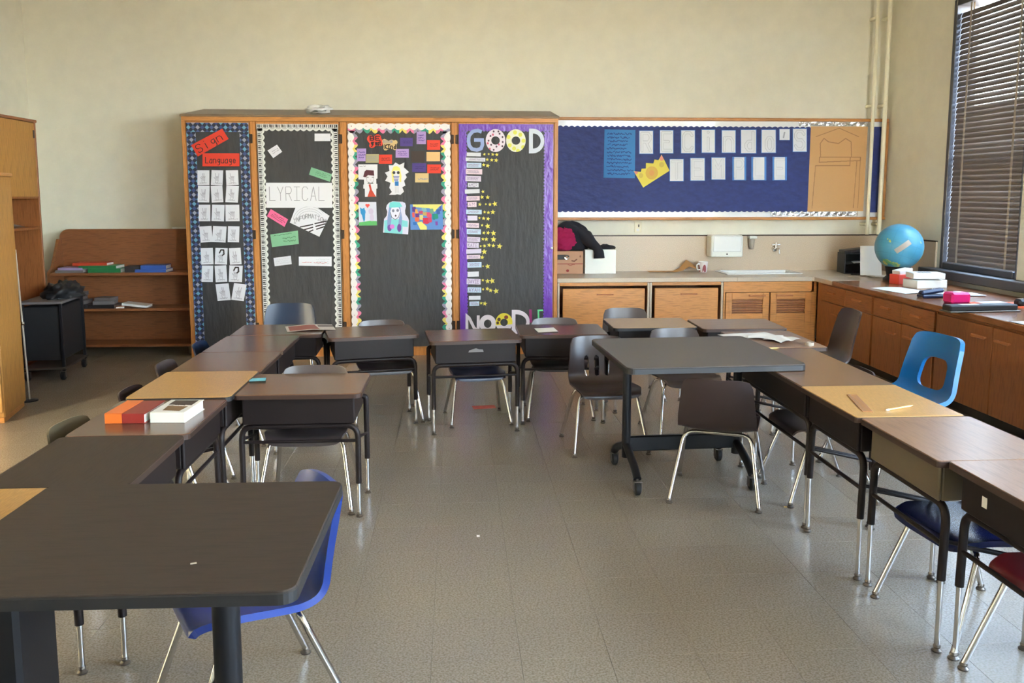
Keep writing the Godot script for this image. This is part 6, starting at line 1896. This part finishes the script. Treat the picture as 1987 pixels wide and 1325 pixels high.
func build_desk_things() -> void:
	var h := DESK_H
	# two thick books on the walnut desk
	var b1 := book("thick orange and crimson book on the walnut desk in the left column", "", Vector3(-1.375, h, -3.72), Vector3(0.165, 0.042, 0.23), -2, M.crimson_cover, M.white_paper, 0.0, "book", 1.0)
	part("cover_band", MB.new().box(Vector3(-0.048, 0.0428, 0), Vector3(0.07, 0.002, 0.232), 0.0005).box(Vector3(-0.083, 0.021, 0), Vector3(0.002, 0.04, 0.232), 0.0005).box(Vector3(-0.048, 0.021, 0.1155), Vector3(0.07, 0.04, 0.002), 0.0005).done(), M.orange_cover, b1)
	part("spine", MB.new().box(Vector3(0.033, 0.021, 0.116), Vector3(0.092, 0.04, 0.002), 0.0005).done(), M.crimson_cover, b1)
	var b2 := book("thick white book with a dark picture on its cover, beside the orange book", "", Vector3(-1.20, h, -3.72), Vector3(0.145, 0.044, 0.23), -4, M.white_plastic, M.white_paper)
	var k := cell(120, 160, rgb(222, 220, 216))
	fill(k, [0.15, 0.05, 0.9, 0.05, 0.9, 0.45, 0.15, 0.4], rgb(64, 50, 42))
	fill(k, [0.2, 0.5, 0.85, 0.55, 0.8, 0.9, 0.25, 0.85], rgb(120, 92, 62))
	scrawl(k, 0.2, 0.4, 0.9, 0.1, 1, INK, 0.02)
	var cov := MB.new()
	var yy := 0.0446
	cov.quad_uv(Vector3(-0.069, yy, -0.112), Vector3(0.069, yy, -0.112), Vector3(0.069, yy, 0.112), Vector3(-0.069, yy, 0.112), Vector3.UP, au(k, Vector2(0, 0)), au(k, Vector2(1, 0)), au(k, Vector2(1, 1)), au(k, Vector2(0, 1)))
	part("cover_print", cov.done(), M.prints, b2)
	part("spine", MB.new().box(Vector3(0, 0.022, 0.114), Vector3(0.143, 0.042, 0.003), 0.0008).done(), M.white_plastic, b2)
	# magazine, note, papers
	var mg := cell(160, 110, rgb(206, 200, 196))
	fill(mg, [0.05, 0.1, 0.55, 0.1, 0.6, 0.9, 0.05, 0.9], rgb(150, 90, 84))
	fill(mg, [0.6, 0.1, 0.95, 0.1, 0.95, 0.5, 0.6, 0.5], rgb(120, 112, 112))
	var m := MB.new()
	var ms := curled(Vector3(-1.04, h + 0.001, -6.15), 0.33, 0.26, 14, func(u, v): return 0.008 * (1.0 - absf(u - 0.5) * 2.0))
	m.v = ms.v
	m.n = ms.n
	m.u = ms.u
	for i in m.u.size():
		m.u[i] = au(mg, m.u[i].clamp(Vector2.ZERO, Vector2.ONE))
	single("magazine", m.done(), M.prints, "open magazine lying on the corner desk at the back left", "magazine")
	single("sticky_note", curled(Vector3(-1.02, h + 0.001, -4.42), 0.08, 0.1, 10, func(u, v): return 0.006 * v).done(), M.cyan_note, "light blue note on the desk inside the horseshoe", "note")
	var labels := ["long white sheet lying on the desk at the far end of the right column", "crumpled white sheet on top of the long white sheet, right column", "white sheet at the front edge of the paper pile in the right column"]
	var spots := [[1.83, -5.26, 0.34, 0.19, 12], [1.91, -5.19, 0.21, 0.15, -20], [1.97, -5.08, 0.19, 0.14, 30]]
	for i in 3:
		var s: Array = spots[i]
		single("paper_sheet", curled(Vector3(s[0], TALL_H + 0.001 + i * 0.002, s[1]), s[2], s[3], s[4], func(u, v): return (0.003 + i * 0.004) * absf(sin(u * (4.0 + i) + v * 3.0))).done(), M.white_paper, labels[i], "paper", "white papers on the right column desk")
	single("paper_sheet", curled(Vector3(0.62, h + 0.001, -5.95), 0.14, 0.18, 4, func(u, v): return 0.003 * u).done(), M.white_paper, "single pale sheet on the desk in front of the purple-bordered door", "paper")
	# ruler and pencils
	var ru := thing("ruler", "brown translucent ruler on the tan desk", "ruler", Vector3(1.705, TALL_H + 0.004, -3.50), deg_to_rad(-103.5))
	part("blade", MB.new().box(Vector3(0, 0.0015, 0), Vector3(0.305, 0.003, 0.042), 0.0006).done(), M.clear_ruler, ru)
	var tk := MB.new()
	for i in 31:
		tk.box(Vector3(-0.15 + i * 0.01, 0.0032, 0.012 if i % 5 else 0.009), Vector3(0.001, 0.0004, 0.006 if i % 5 else 0.012))
	part("scale_marks", tk.done(), M.dark_edge, ru)
	pencil("yellow pencil with a white eraser on the tan desk", Vector3(1.835, TALL_H + 0.0085, -3.40), 25, 0.15)
	pencil("yellow pencil lying at the front of the light brown desk with papers", Vector3(1.80, TALL_H + 0.0045, -4.81), 8, 0.11)
	var tp := thing("tape_roll", "small clear tape roll at the corner of the light brown desk with papers", "tape", Vector3(2.075, TALL_H, -4.92))
	part("core", MB.new().lathe([Vector2(0.012, 0), Vector2(0.026, 0), Vector2(0.026, 0.018), Vector2(0.012, 0.018), Vector2(0.012, 0)], 18).done(), M.tape, tp)
	# marks on desk fronts
	single("sticker", MB.new().box(Vector3(1.6674, TALL_H - 0.085, -2.55), Vector3(0.0012, 0.035, 0.026)).done(), M.white_paper, "small white sticker on the front of the desk at the right edge", "sticker")
	var sc := MB.new().slab(PackedVector2Array([Vector2(-0.05, -0.012), Vector2(0.05, -0.012), Vector2(0.045, 0.004), Vector2(0.02, 0.006), Vector2(0.0, 0.014), Vector2(-0.02, 0.008), Vector2(-0.045, 0.0)]), 0.0, 0.0008)
	var so := single("torn_sticker", sc.done(), M.grey_cover, "torn grey sticker on the front of the middle back desk", "sticker")
	so.position = Vector3(0.10, h - 0.07, -5.80) + Vector3(sin(deg_to_rad(6)), 0, cos(deg_to_rad(6))) * 0.2125
	so.rotation.y = deg_to_rad(6)
	# on the floor
	single("fallen_card", MB.new().box(Vector3(0.195, 0.001, -6.30), Vector3(0.17, 0.002, 0.09), 0.0, Basis(Vector3.UP, 0.12)).done(), M.floor_red, "red card lying on the floor under the middle back desk", "card")
	single("paper_scrap", MB.new().box(Vector3(0.09, 0.001, -3.86), Vector3(0.014, 0.002, 0.02)).done(), M.white_paper, "tiny white scrap in the middle of the open floor", "scrap")
	single("pencil_stub", MB.new().box(Vector3(1.67, 0.003, -4.13), Vector3(0.05, 0.006, 0.007), 0.002).done(), M.pencil, "yellow pencil stub on the floor between the right desk legs", "pencil")
	single("table_chip", MB.new().box(Vector3(-0.62, 0.7208, -1.98), Vector3(0.014, 0.0016, 0.006), 0.0, Basis(Vector3.UP, 0.3)).done(), M.tape, "tiny pale scrap on the near dark brown table", "scrap")

func pencil(label: String, at: Vector3, deg: float, length: float) -> void:
	var p := thing("pencil", label, "pencil", at, deg_to_rad(deg))
	part("shaft", MB.new().tube([Vector3(-length / 2, 0, 0), Vector3(length / 2 - 0.02, 0, 0), Vector3(length / 2, 0, 0)], [0.004, 0.004, 0.0008], 6).done(), M.pencil, p)
	part("eraser", MB.new().tube([Vector3(-length / 2 - 0.016, 0, 0), Vector3(-length / 2, 0, 0)], 0.0045, 8).done(), M.white_plastic, p)

func build_counter_things() -> void:
	var h := 0.75
	# boxes, jacket
	var cb := thing("cardboard_box", "brown cardboard carton on the counter next to the wardrobe", "box", Vector3(1.155, h, -8.99))
	part("carton", MB.new().box(Vector3(0, 0.118, 0), Vector3(0.31, 0.236, 0.20), 0.003).done(), M.cardboard, cb)
	var k := cell(120, 92, rgb(190, 144, 112))
	ln(k, Vector2(0, 0.56), Vector2(1, 0.56), rgb(150, 70, 56), 0.02)
	ell(k, 0.47, 0.86, 0.05, 0.06, rgb(150, 50, 46))
	pl(k, [0.62, 0.42, 0.7, 0.44, 0.78, 0.36], rgb(120, 76, 56), 0.05)
	ell(k, 0.9, 0.22, 0.03, 0.05, rgb(140, 96, 74))
	scrawl(k, 0.45, 0.56, 0.9, 0.1, 1, rgb(160, 84, 66), 0.02)
	var pr := MB.new()
	pr.quad_uv(Vector3(-0.153, 0.233, 0.1008), Vector3(0.153, 0.233, 0.1008), Vector3(0.153, 0.003, 0.1008), Vector3(-0.153, 0.003, 0.1008), Vector3.BACK, au(k, Vector2(0, 0)), au(k, Vector2(1, 0)), au(k, Vector2(1, 1)), au(k, Vector2(0, 1)))
	part("print", pr.done(), M.prints, cb)
	var wbx := thing("white_box", "plain white box beside the cardboard carton", "box", Vector3(1.49, h, -8.99))
	part("carton", MB.new().box(Vector3(0, 0.125, 0), Vector3(0.325, 0.25, 0.20), 0.003).done(), M.white_plastic, wbx)
	var jk := thing("jacket", "black jacket heaped on the cardboard carton", "jacket")
	part("shell", blob(Vector3(1.19, 1.10, -9.03), Vector3(0.205, 0.185, 0.12), 0.15, 0.1, 4, 28, 40, 0.989).done(), M.jacket, jk)
	part("lining", blob(Vector3(1.115, 1.105, -8.945), Vector3(0.125, 0.12, 0.075), 0.3, 0.24, 12, 28, 40, 0.99).done(), M.fleece, jk)
	part("sleeve", MB.new().tube([Vector3(1.27, 1.19, -8.98), Vector3(1.345, 1.13, -8.95), Vector3(1.40, 1.06, -8.92), Vector3(1.45, 1.02, -8.885), Vector3(1.466, 0.975, -8.845), Vector3(1.468, 0.915, -8.838)], [0.05, 0.075, 0.06, 0.045, 0.05, 0.056], 16).done(), M.jacket, jk)
	part("strap", MB.new().box(Vector3(1.06, 0.925, -8.876), Vector3(0.13, 0.05, 0.012), 0.004).done(), M.black_plastic, jk)
	part("buckle", MB.new().lathe([Vector2(0.012, 0), Vector2(0.026, 0), Vector2(0.028, 0.006), Vector2(0.024, 0.01), Vector2(0.012, 0.008), Vector2(0.012, 0)], 20, Vector3(1.135, 0.925, -8.872), Basis(Vector3.RIGHT, PI / 2)).done(), M.chrome, jk)
	single("dark_pouch", blob(Vector3(1.56, 1.005, -9.0), Vector3(0.10, 0.045, 0.07), 0.3, 0.15, 6, 12, 20, 1.0005).done(), M.jacket, "small dark pouch lying on the white box", "pouch")
	# kraft paper, mug
	var kp := curled(Vector3(2.31, h + 0.001, -9.04), 0.56, 0.16, -3, func(u, v): return 0.14 * maxf(0.0, 1.0 - absf(u - 0.78) / 0.2) * (1.0 - 0.5 * v) + 0.004)
	single("kraft_paper", kp.done(), M.kraft, "folded brown kraft paper standing up in a peak on the counter", "paper")
	var mk := cell(128, 64, rgb(226, 216, 214))
	for p in [0.06, 0.3, 0.55, 0.8]:
		ell(mk, p, 0.5, 0.08, 0.34, rgb(150, 74, 78))
		ell(mk, p + 0.03, 0.4, 0.03, 0.14, rgb(218, 200, 200))
	var mug := thing("mug", "white mug with red blotches by the sink", "mug", Vector3(2.60, h, -8.98), 0.4)
	var ms := MB.new().lathe([Vector2(0.036, 0.0), Vector2(0.042, 0.012), Vector2(0.050, 0.115)], 24)
	for i in ms.u.size():
		ms.u[i] = au(mk, ms.u[i])
	part("body", ms.done(), M.prints, mug)
	part("inside", MB.new().lathe([Vector2(0.050, 0.115), Vector2(0.046, 0.115), Vector2(0.038, 0.01), Vector2(0, 0.008), Vector2(0, 0.0), Vector2(0.036, 0.0)], 24).done(), M.porcelain, mug)
	part("handle", MB.new().tube(bend([Vector3(-0.044, 0.09, 0), Vector3(-0.085, 0.09, 0), Vector3(-0.08, 0.03, 0), Vector3(-0.04, 0.03, 0)], [0.02, 0.02]), 0.006, 8).done(), M.porcelain, mug)
	# on the wall over the sink
	var pt := thing("towel_dispenser", "white paper towel dispenser on the wall above the counter", "dispenser", Vector3(2.86, 0.905, -9.18))
	part("housing", MB.new().box(Vector3(0, 0.118, 0.09), Vector3(0.345, 0.23, 0.18), 0.012).done(), M.white_plastic, pt)
	part("cover", MB.new().box(Vector3(0, 0.142, 0.182), Vector3(0.30, 0.165, 0.012), 0.006).done(), M.porcelain, pt)
	part("lock", MB.new().lathe([Vector2(0, 0), Vector2(0.008, 0), Vector2(0.008, 0.004), Vector2(0, 0.004)], 12, Vector3(0, 0.035, 0.1795), Basis(Vector3.RIGHT, PI / 2)).done(), M.hinge, pt)
	var sd := thing("soap_dispenser", "small clear and white soap dispenser beside the towel dispenser", "dispenser", Vector3(3.17, 0.985, -9.18))
	part("bracket", MB.new().box(Vector3(0.01, 0.125, 0.035), Vector3(0.085, 0.03, 0.07), 0.006).done(), M.white_plastic, sd)
	part("bottle", MB.new().lathe([Vector2(0, 0), Vector2(0.02, 0), Vector2(0.026, 0.02), Vector2(0.034, 0.10), Vector2(0.03, 0.112), Vector2(0, 0.112)], 16, Vector3(0, 0, 0.04)).done(), M.tape, sd)
	var fa := thing("wall_tap", "chrome tap on the splashback over the sink", "tap", Vector3(3.44, 0.985, -9.18))
	part("flange", MB.new().lathe([Vector2(0, 0), Vector2(0.034, 0), Vector2(0.03, 0.014), Vector2(0.018, 0.02), Vector2(0.018, 0.05), Vector2(0, 0.055)], 18, Vector3.ZERO, Basis(Vector3.RIGHT, PI / 2)).done(), M.chrome, fa)
	part("spout", MB.new().tube(bend([Vector3(0, 0, 0.03), Vector3(0, 0.01, 0.13), Vector3(0, -0.05, 0.145)], [0.03]), 0.011, 12).done(), M.chrome, fa)
	var cross := MB.new()
	cross.tube([Vector3(-0.045, 0.045, 0.04), Vector3(0.045, 0.045, 0.04)], 0.008, 10)
	cross.tube([Vector3(0, 0.0, 0.04), Vector3(0, 0.07, 0.04)], 0.012, 12)
	part("handle", cross.done(), M.chrome, fa)
	# far corner: desk organiser, papers, globe
	var og := thing("desk_organiser", "dark file organiser stuffed with papers in the far right corner", "organiser", Vector3(4.20, h, -8.82), deg_to_rad(-8))
	var ob := MB.new()
	for y in [0.0, 0.10, 0.20]:
		ob.box(Vector3(0, y + 0.006, 0), Vector3(0.34, 0.01, 0.26), 0.002)
	for s in [-1.0, 1.0]:
		ob.box(Vector3(s * 0.165, 0.105, 0), Vector3(0.01, 0.21, 0.26), 0.002)
	ob.box(Vector3(0, 0.105, -0.125), Vector3(0.33, 0.21, 0.01), 0.002)
	part("trays", ob.done(), M.black_plastic, og)
	part("divider", MB.new().box(Vector3(0.05, 0.06, 0.1), Vector3(0.02, 0.09, 0.12), 0.002, Basis(Vector3(0, 0, 1), 0.35)).done(), M.grey_cover, og)
	part("folders", MB.new().box(Vector3(-0.05, 0.235, -0.02), Vector3(0.22, 0.03, 0.2), 0.004, Basis(Vector3(0, 0, 1), 0.12)).box(Vector3(0.03, 0.06, 0.11), Vector3(0.025, 0.11, 0.1), 0.003, Basis(Vector3(0, 0, 1), 0.5)).done(), M.dark_cover, og)
	single("paper_sheet", curled(Vector3(4.20, h + 0.118, -8.70), 0.2, 0.28, -20, func(u, v): return 0.006 * sin(u * 5.0)).done(), M.white_paper, "white sheet sticking out of the dark file organiser", "paper")
	var hp := MB.new()
	var sh := curled(Vector3.ZERO, 0.20, 0.30, 0, func(u, v): return 0.05 * v * v + 0.01 * sin(u * 6.0))
	hp.v = sh.v
	hp.n = sh.n
	hp.u = sh.u
	var hang := single("leaning_paper", hp.done(), M.white_paper, "white sheet leaning upright between the organiser and the globe", "paper")
	hang.position = Vector3(4.17, h + 0.155, -8.47)
	hang.rotation = Vector3(deg_to_rad(80), deg_to_rad(-14), deg_to_rad(8))
	single("paper_plate", MB.new().lathe([Vector2(0, 0.003), Vector2(0.085, 0.003), Vector2(0.115, 0.014), Vector2(0.115, 0.0125), Vector2(0.085, 0.0), Vector2(0, 0.0)], 28, Vector3(4.20, h, -8.36)).done(), M.white_paper, "white paper plate in front of the dark file organiser", "plate")
	single("pen", MB.new().tube([Vector3(4.04, h + 0.005, -8.62), Vector3(4.16, h + 0.005, -8.56)], 0.0045, 8).done(), M.black_plastic, "black pen lying on the light countertop in the corner", "pen")
	var gl := thing("globe", "large light blue globe with a tan label in the far right corner", "globe", Vector3(4.20, h, -7.98), 0.3)
	part("stand", MB.new().lathe([Vector2(0, 0), Vector2(0.13, 0), Vector2(0.13, 0.02), Vector2(0.10, 0.05), Vector2(0.12, 0.16), Vector2(0.10, 0.16), Vector2(0.08, 0.06), Vector2(0, 0.05)], 28).done(), M.black_plastic, gl)
	var sp := []
	for i in 25:
		var th := PI * i / 24.0
		sp.append(Vector2(sin(th) * 0.218, -cos(th) * 0.218))
	var ball := part("ball", MB.new().lathe(sp, 48).done(), M.globe, gl, Vector3(0, 0.325, 0))
	ball.rotation.z = deg_to_rad(-18)
	# a label bent on the sphere
	var lab := []
	for i in 5:
		var row := []
		for j in 9:
			var a := -0.42 + 0.09 * j
			var e := -0.12 + 0.055 * i
			row.append(Vector3(sin(a) * cos(e), sin(e), cos(a) * cos(e)) * 0.2195)
		lab.append(row)
	var lb := part("label", MB.new().grid(lab).done(), M.tape, ball)
	lb.rotation = Vector3(deg_to_rad(4), deg_to_rad(-34), deg_to_rad(52))
	# tissue and boxes
	var tb := thing("red_carton", "red carton with cream papers standing in it, in front of the globe", "carton", Vector3(4.10, h, -7.72), deg_to_rad(15))
	part("carton", MB.new().box(Vector3(0, 0.045, 0), Vector3(0.17, 0.09, 0.12), 0.004).done(), M.red_paper, tb)
	part("papers", MB.new().box(Vector3(0.02, 0.11, -0.01), Vector3(0.15, 0.05, 0.10), 0.004, Basis(Vector3(0, 0, 1), 0.15)).done(), M.white_paper, tb)
	for i in 2:
		var wb := thing("white_carton", ["lower white carton in front of the globe", "upper white carton with dark print on its lid in front of the globe"][i], "box", Vector3(4.16, h + i * 0.072, -7.42), deg_to_rad(8 - i * 18), "white cartons on the window counter")
		part("carton", MB.new().box(Vector3(0, 0.035, 0), Vector3(0.30 - i * 0.03, 0.07 - i * 0.02, 0.20), 0.004).done(), M.white_paper, wb)
		if i == 1:
			var mk2 := MB.new()
			for q in 4:
				mk2.box(Vector3(-0.06 + q * 0.03, 0.0604, 0.0), Vector3(0.02, 0.0006, 0.09), 0.0)
			part("print", mk2.done(), M.dark_cover, wb)
	single("paper_sheet", curled(Vector3(3.85, h + 0.001, -7.18), 0.34, 0.46, 10, func(u, v): return 0.004 * sin(u * 4.0)).done(), M.white_paper, "large white sheet at the counter edge in front of the white cartons", "paper")
	single("paper_sheet", curled(Vector3(4.12, h + 0.003, -6.86), 0.36, 0.28, -8, func(u, v): return 0.006 * v * u).done(), M.white_paper, "white sheet behind the navy hole punch", "paper")
	# hole punch, pink box, orange folder, tape dispenser, long punch
	var np := thing("hole_punch", "navy blue desk punch on the window counter", "punch", Vector3(3.80, h, -6.66), deg_to_rad(6))
	part("base", MB.new().box(Vector3(0, 0.014, 0), Vector3(0.22, 0.028, 0.09), 0.008).done(), M.navy_plastic, np)
	part("lever", MB.new().box(Vector3(-0.01, 0.05, 0), Vector3(0.20, 0.035, 0.07), 0.014, Basis(Vector3(0, 0, 1), 0.12)).done(), M.navy_plastic, np)
	part("window", MB.new().box(Vector3(0.0, 0.0705, 0), Vector3(0.03, 0.004, 0.02), 0.001).done(), M.chrome, np)
	var pk := thing("pink_case", "bright pink plastic case on the window counter", "case", Vector3(3.80, h, -6.32), deg_to_rad(6))
	part("case", MB.new().box(Vector3(0, 0.042, 0), Vector3(0.16, 0.084, 0.12), 0.014).done(), M.pink_plastic, pk)
	part("lid_knob", MB.new().lathe([Vector2(0, 0.0), Vector2(0.03, 0.0), Vector2(0.026, 0.006), Vector2(0, 0.008)], 16, Vector3(0, 0.083, 0)).done(), M.letter_white, pk)
	single("orange_folder", MB.new().box(Vector3(4.06, h + 0.004, -6.16), Vector3(0.40, 0.008, 0.30), 0.002, Basis(Vector3.UP, -0.1)).done(), M.orange_paper, "orange folder on the window counter behind the long black punch", "folder")
	single("paper_sheet", curled(Vector3(4.04, h + 0.0095, -6.26), 0.20, 0.10, 5, func(u, v): return 0.003 * u).done(), M.white_paper, "white sheet lying on the orange folder", "paper")
	var td := thing("tape_dispenser", "black tape dispenser at the right edge of the window counter", "dispenser", Vector3(4.20, h + 0.0085, -6.08), deg_to_rad(10))
	part("body", MB.new().box(Vector3(0, 0.025, 0), Vector3(0.20, 0.05, 0.075), 0.016).done(), M.black_plastic, td)
	part("hub", MB.new().lathe([Vector2(0, -0.03), Vector2(0.036, -0.03), Vector2(0.04, 0), Vector2(0.036, 0.03), Vector2(0, 0.03)], 20, Vector3(0.03, 0.05, 0), Basis(Vector3.RIGHT, PI / 2)).done(), M.black_plastic, td)
	part("tape_label", MB.new().box(Vector3(-0.06, 0.0505, 0), Vector3(0.03, 0.002, 0.04)).done(), M.tape, td)
	var lp := thing("long_punch", "long black three-hole punch with a white label at the counter edge", "punch", Vector3(3.70, h, -5.86), deg_to_rad(4))
	part("bar", MB.new().box(Vector3(0, 0.028, 0), Vector3(0.52, 0.044, 0.10), 0.008).done(), M.black_plastic, lp)
	part("base_plate", MB.new().box(Vector3(0, 0.005, 0), Vector3(0.54, 0.01, 0.13), 0.003).done(), M.dull_metal, lp)
	part("label", MB.new().box(Vector3(-0.09, 0.051, 0.0), Vector3(0.13, 0.002, 0.05)).done(), M.white_paper, lp)
	single("lilac_pad", MB.new().box(Vector3(4.08, h + 0.006, -5.72), Vector3(0.14, 0.012, 0.14), 0.002).done(), M.lilac_cover, "lilac note pad at the right end of the long black punch", "pad")
	single("paper_sheet", curled(Vector3(3.70, h + 0.001, -5.22), 0.22, 0.30, 0, func(u, v): return 0.004 * v).done(), M.white_paper, "white sheet at the counter edge, at the right border of the picture", "paper")
